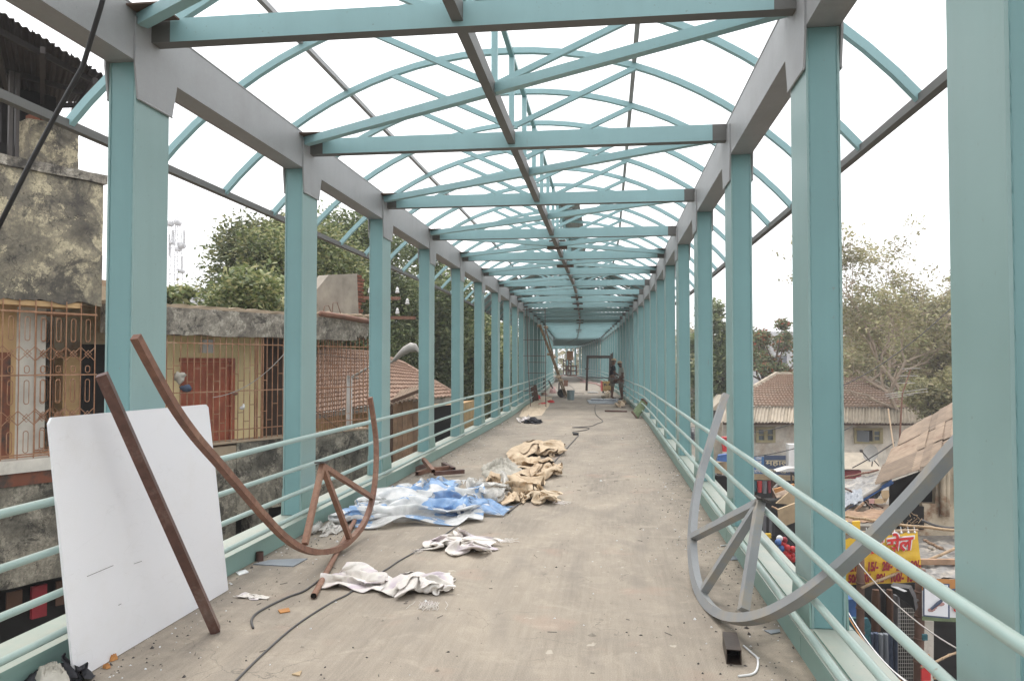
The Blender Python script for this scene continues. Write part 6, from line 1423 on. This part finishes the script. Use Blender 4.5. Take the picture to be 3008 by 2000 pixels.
def person(label, base, H, face, pose, shirt, shorts, capmat, striped=False):
    """pose: dict of joints in units of height, x = right of figure, y = forward"""
    T = thing('person', label, 'person', base); k = H; ca, sa = math.cos(face), math.sin(face)
    def J(p): return Vector(((p[0]*ca-p[1]*sa)*k, (p[0]*sa+p[1]*ca)*k, p[2]*k))
    j = {n: J(p) for n, p in pose.items()}
    N = [(j['hip'], .085*k), (j['waist'], .075*k), (j['chest'], .095*k), (j['neck'], .035*k), (j['head0'], .045*k), (j['head'], .058*k), (j['head1'], .05*k)]
    E = [(0,1),(1,2),(2,3),(3,4),(4,5),(5,6)]
    def chain(root, names, rs):
        prev = root
        for n, r in zip(names, rs): N.append((j[n], r*k)); E.append((prev, len(N)-1)); prev = len(N)-1
    for s in 'lr':
        chain(2, ['sh'+s,'el'+s,'wr'+s,'ha'+s], [.042,.030,.021,.024]); chain(0, ['th'+s,'kn'+s,'an'+s,'to'+s], [.062,.042,.027,.024])
    skinmesh('body', N, E, M['skin'], T)
    # clothes
    N = [(j['waist']-Vector((0,0,.04*k)), .088*k), (j['waist'], .086*k), (j['chest'], .107*k), (j['neck']-Vector((0,0,.03*k)), .048*k)]; E = [(0,1),(1,2),(2,3)]
    for s in 'lr': chain(2, ['sh'+s], [.052]); N.append((j['sh'+s].lerp(j['el'+s], .75), .042*k)); E.append((len(N)-2, len(N)-1))
    sh = skinmesh('shirt', N, E, shirt, T)
    if striped:
        for f in (.0,.25,.5,.75,1.):
            c = j['waist'].lerp(j['chest'], f+.1); mb = MB(); r = (.083+.012*f)*k*.72
            P = [[c+WO[T]+Vector((math.cos(a)*r*1.22, math.sin(a)*r*1.22, dz)) for a in [2*math.pi*q/20 for q in range(20)]] for dz in (-.006*k, .006*k)]; mb.grid(P, closed=True); build('stripe', mb, M['stripe'], T)
    N = [(j['hip']+Vector((0,0,.03*k)), .092*k), (j['hip'], .098*k)]; E = [(0,1)]
    for s in 'lr': chain(1, ['th'+s], [.074]); N.append((j['th'+s].lerp(j['kn'+s], .95), .058*k)); E.append((len(N)-2, len(N)-1))
    skinmesh('shorts', N, E, shorts, T)
    c = j['head']; mb = MB(); mb.sphere(c+WO[T]+Vector((0,0,.018*k)), .056*k,.060*k,.050*k, 8, 12); build('hair', mb, M['hair'], T, smooth=True)
    mb = MB(); P = [[c+WO[T]+Vector((math.cos(a)*r*k, math.sin(a)*r*k, z*k)) for a in [2*math.pi*q/16 for q in range(16)]] for r, z in ((.060,.020),(.062,.045),(.05,.068),(.02,.078),(.001,.079))]; mb.grid(P, closed=True); build('cap', mb, capmat, T, smooth=True)
    fy = J((0,1,0)).normalized(); rx = J((1,0,0)).normalized()
    mb = MB(); mb.sphere(c+WO[T]+fy*.056*k-Vector((0,0,.004*k)), .008*k,.008*k,.013*k,4,6); build('nose', mb, M['skin'], T)
    for s in (-1,1):
        mb = MB(); mb.sphere(c+WO[T]+rx*s*.055*k, .008*k,.012*k,.016*k,4,6); build('ear', mb, M['skin'], T)
        mb = MB(); q = j['to'+('l' if s<0 else 'r')]; mb.sphere(q+WO[T]+fy*.02*k, .028*k,.05*k,.015*k,5,8); build('sandal', mb, M['black'], T, smooth=True)
    return T
up_pose = {'hip':(0,0,.50),'waist':(0,.0,.60),'chest':(0,.015,.73),'neck':(0,.02,.83),'head0':(0,.03,.87),'head':(0,.035,.925),'head1':(0,.035,.96)}
p1 = on_deck(1118,993); H1 = 1.80
pose1 = dict(up_pose, shl=(-.10,.01,.79), ell=(-.13,.02,.64), wrl=(-.10,.10,.55), hal=(-.08,.15,.54), shr=(.10,.01,.79), elr=(.13,.03,.65), wrr=(.08,.14,.58), har=(.05,.19,.575),
    thl=(-.05,0,.47), knl=(-.055,.01,.27), anl=(-.055,-.01,.04), tol=(-.055,.05,.015), thr=(.05,.02,.47), knr=(.06,.17,.42), anr=(.06,.19,.21), tor=(.06,.26,.19))
person('worker in black striped shirt and shorts with one knee raised', p1, H1, math.radians(-80), pose1, M['shirtblack'], M['khaki'], M['capcloth'], True)
p2 = on_deck(1238,1000); H2 = 1.70
pose2 = dict(up_pose, shl=(-.10,.0,.79), ell=(-.14,.0,.64), wrl=(-.12,.07,.54), hal=(-.11,.10,.51), shr=(.10,.0,.79), elr=(.14,-.01,.64), wrr=(.13,.05,.53), har=(.13,.07,.49),
    thl=(-.05,0,.47), knl=(-.06,.02,.27), anl=(-.07,-.01,.04), tol=(-.075,.05,.015), thr=(.05,.0,.47), knr=(.06,.02,.27), anr=(.07,-.03,.04), tor=(.08,.03,.015), head=(-.005,.05,.915), head0=(0,.035,.865), head1=(-.005,.055,.95))
person('worker in pale grey shirt and shorts leaning by the right handrail', p2, H2, math.radians(100), pose2, M['shirtgrey'], M['khaki'], M['capcloth'])

# ------------------------------------------------------------------ light haze in the air
mb = MB(); mb.box(-940, 940, -940, 1440, GZ-1.2, 26.); hz_ = build('haze', mb, None, kind='stuff', label='pale haze hanging over the street')
hm = bpy.data.materials.new('haze'); hm.use_nodes = True; ht = hm.node_tree; ht.nodes.clear(); ho = ht.nodes.new('ShaderNodeOutputMaterial'); hv = ht.nodes.new('ShaderNodeVolumePrincipled')
hv.inputs['Color'].default_value = (.97,.98,1,1); hv.inputs['Density'].default_value = .0015; ht.links.new(hv.outputs[0], ho.inputs['Volume'])
hz_.data.materials.clear(); hz_.data.materials.append(hm); hz_.display_type = 'WIRE'
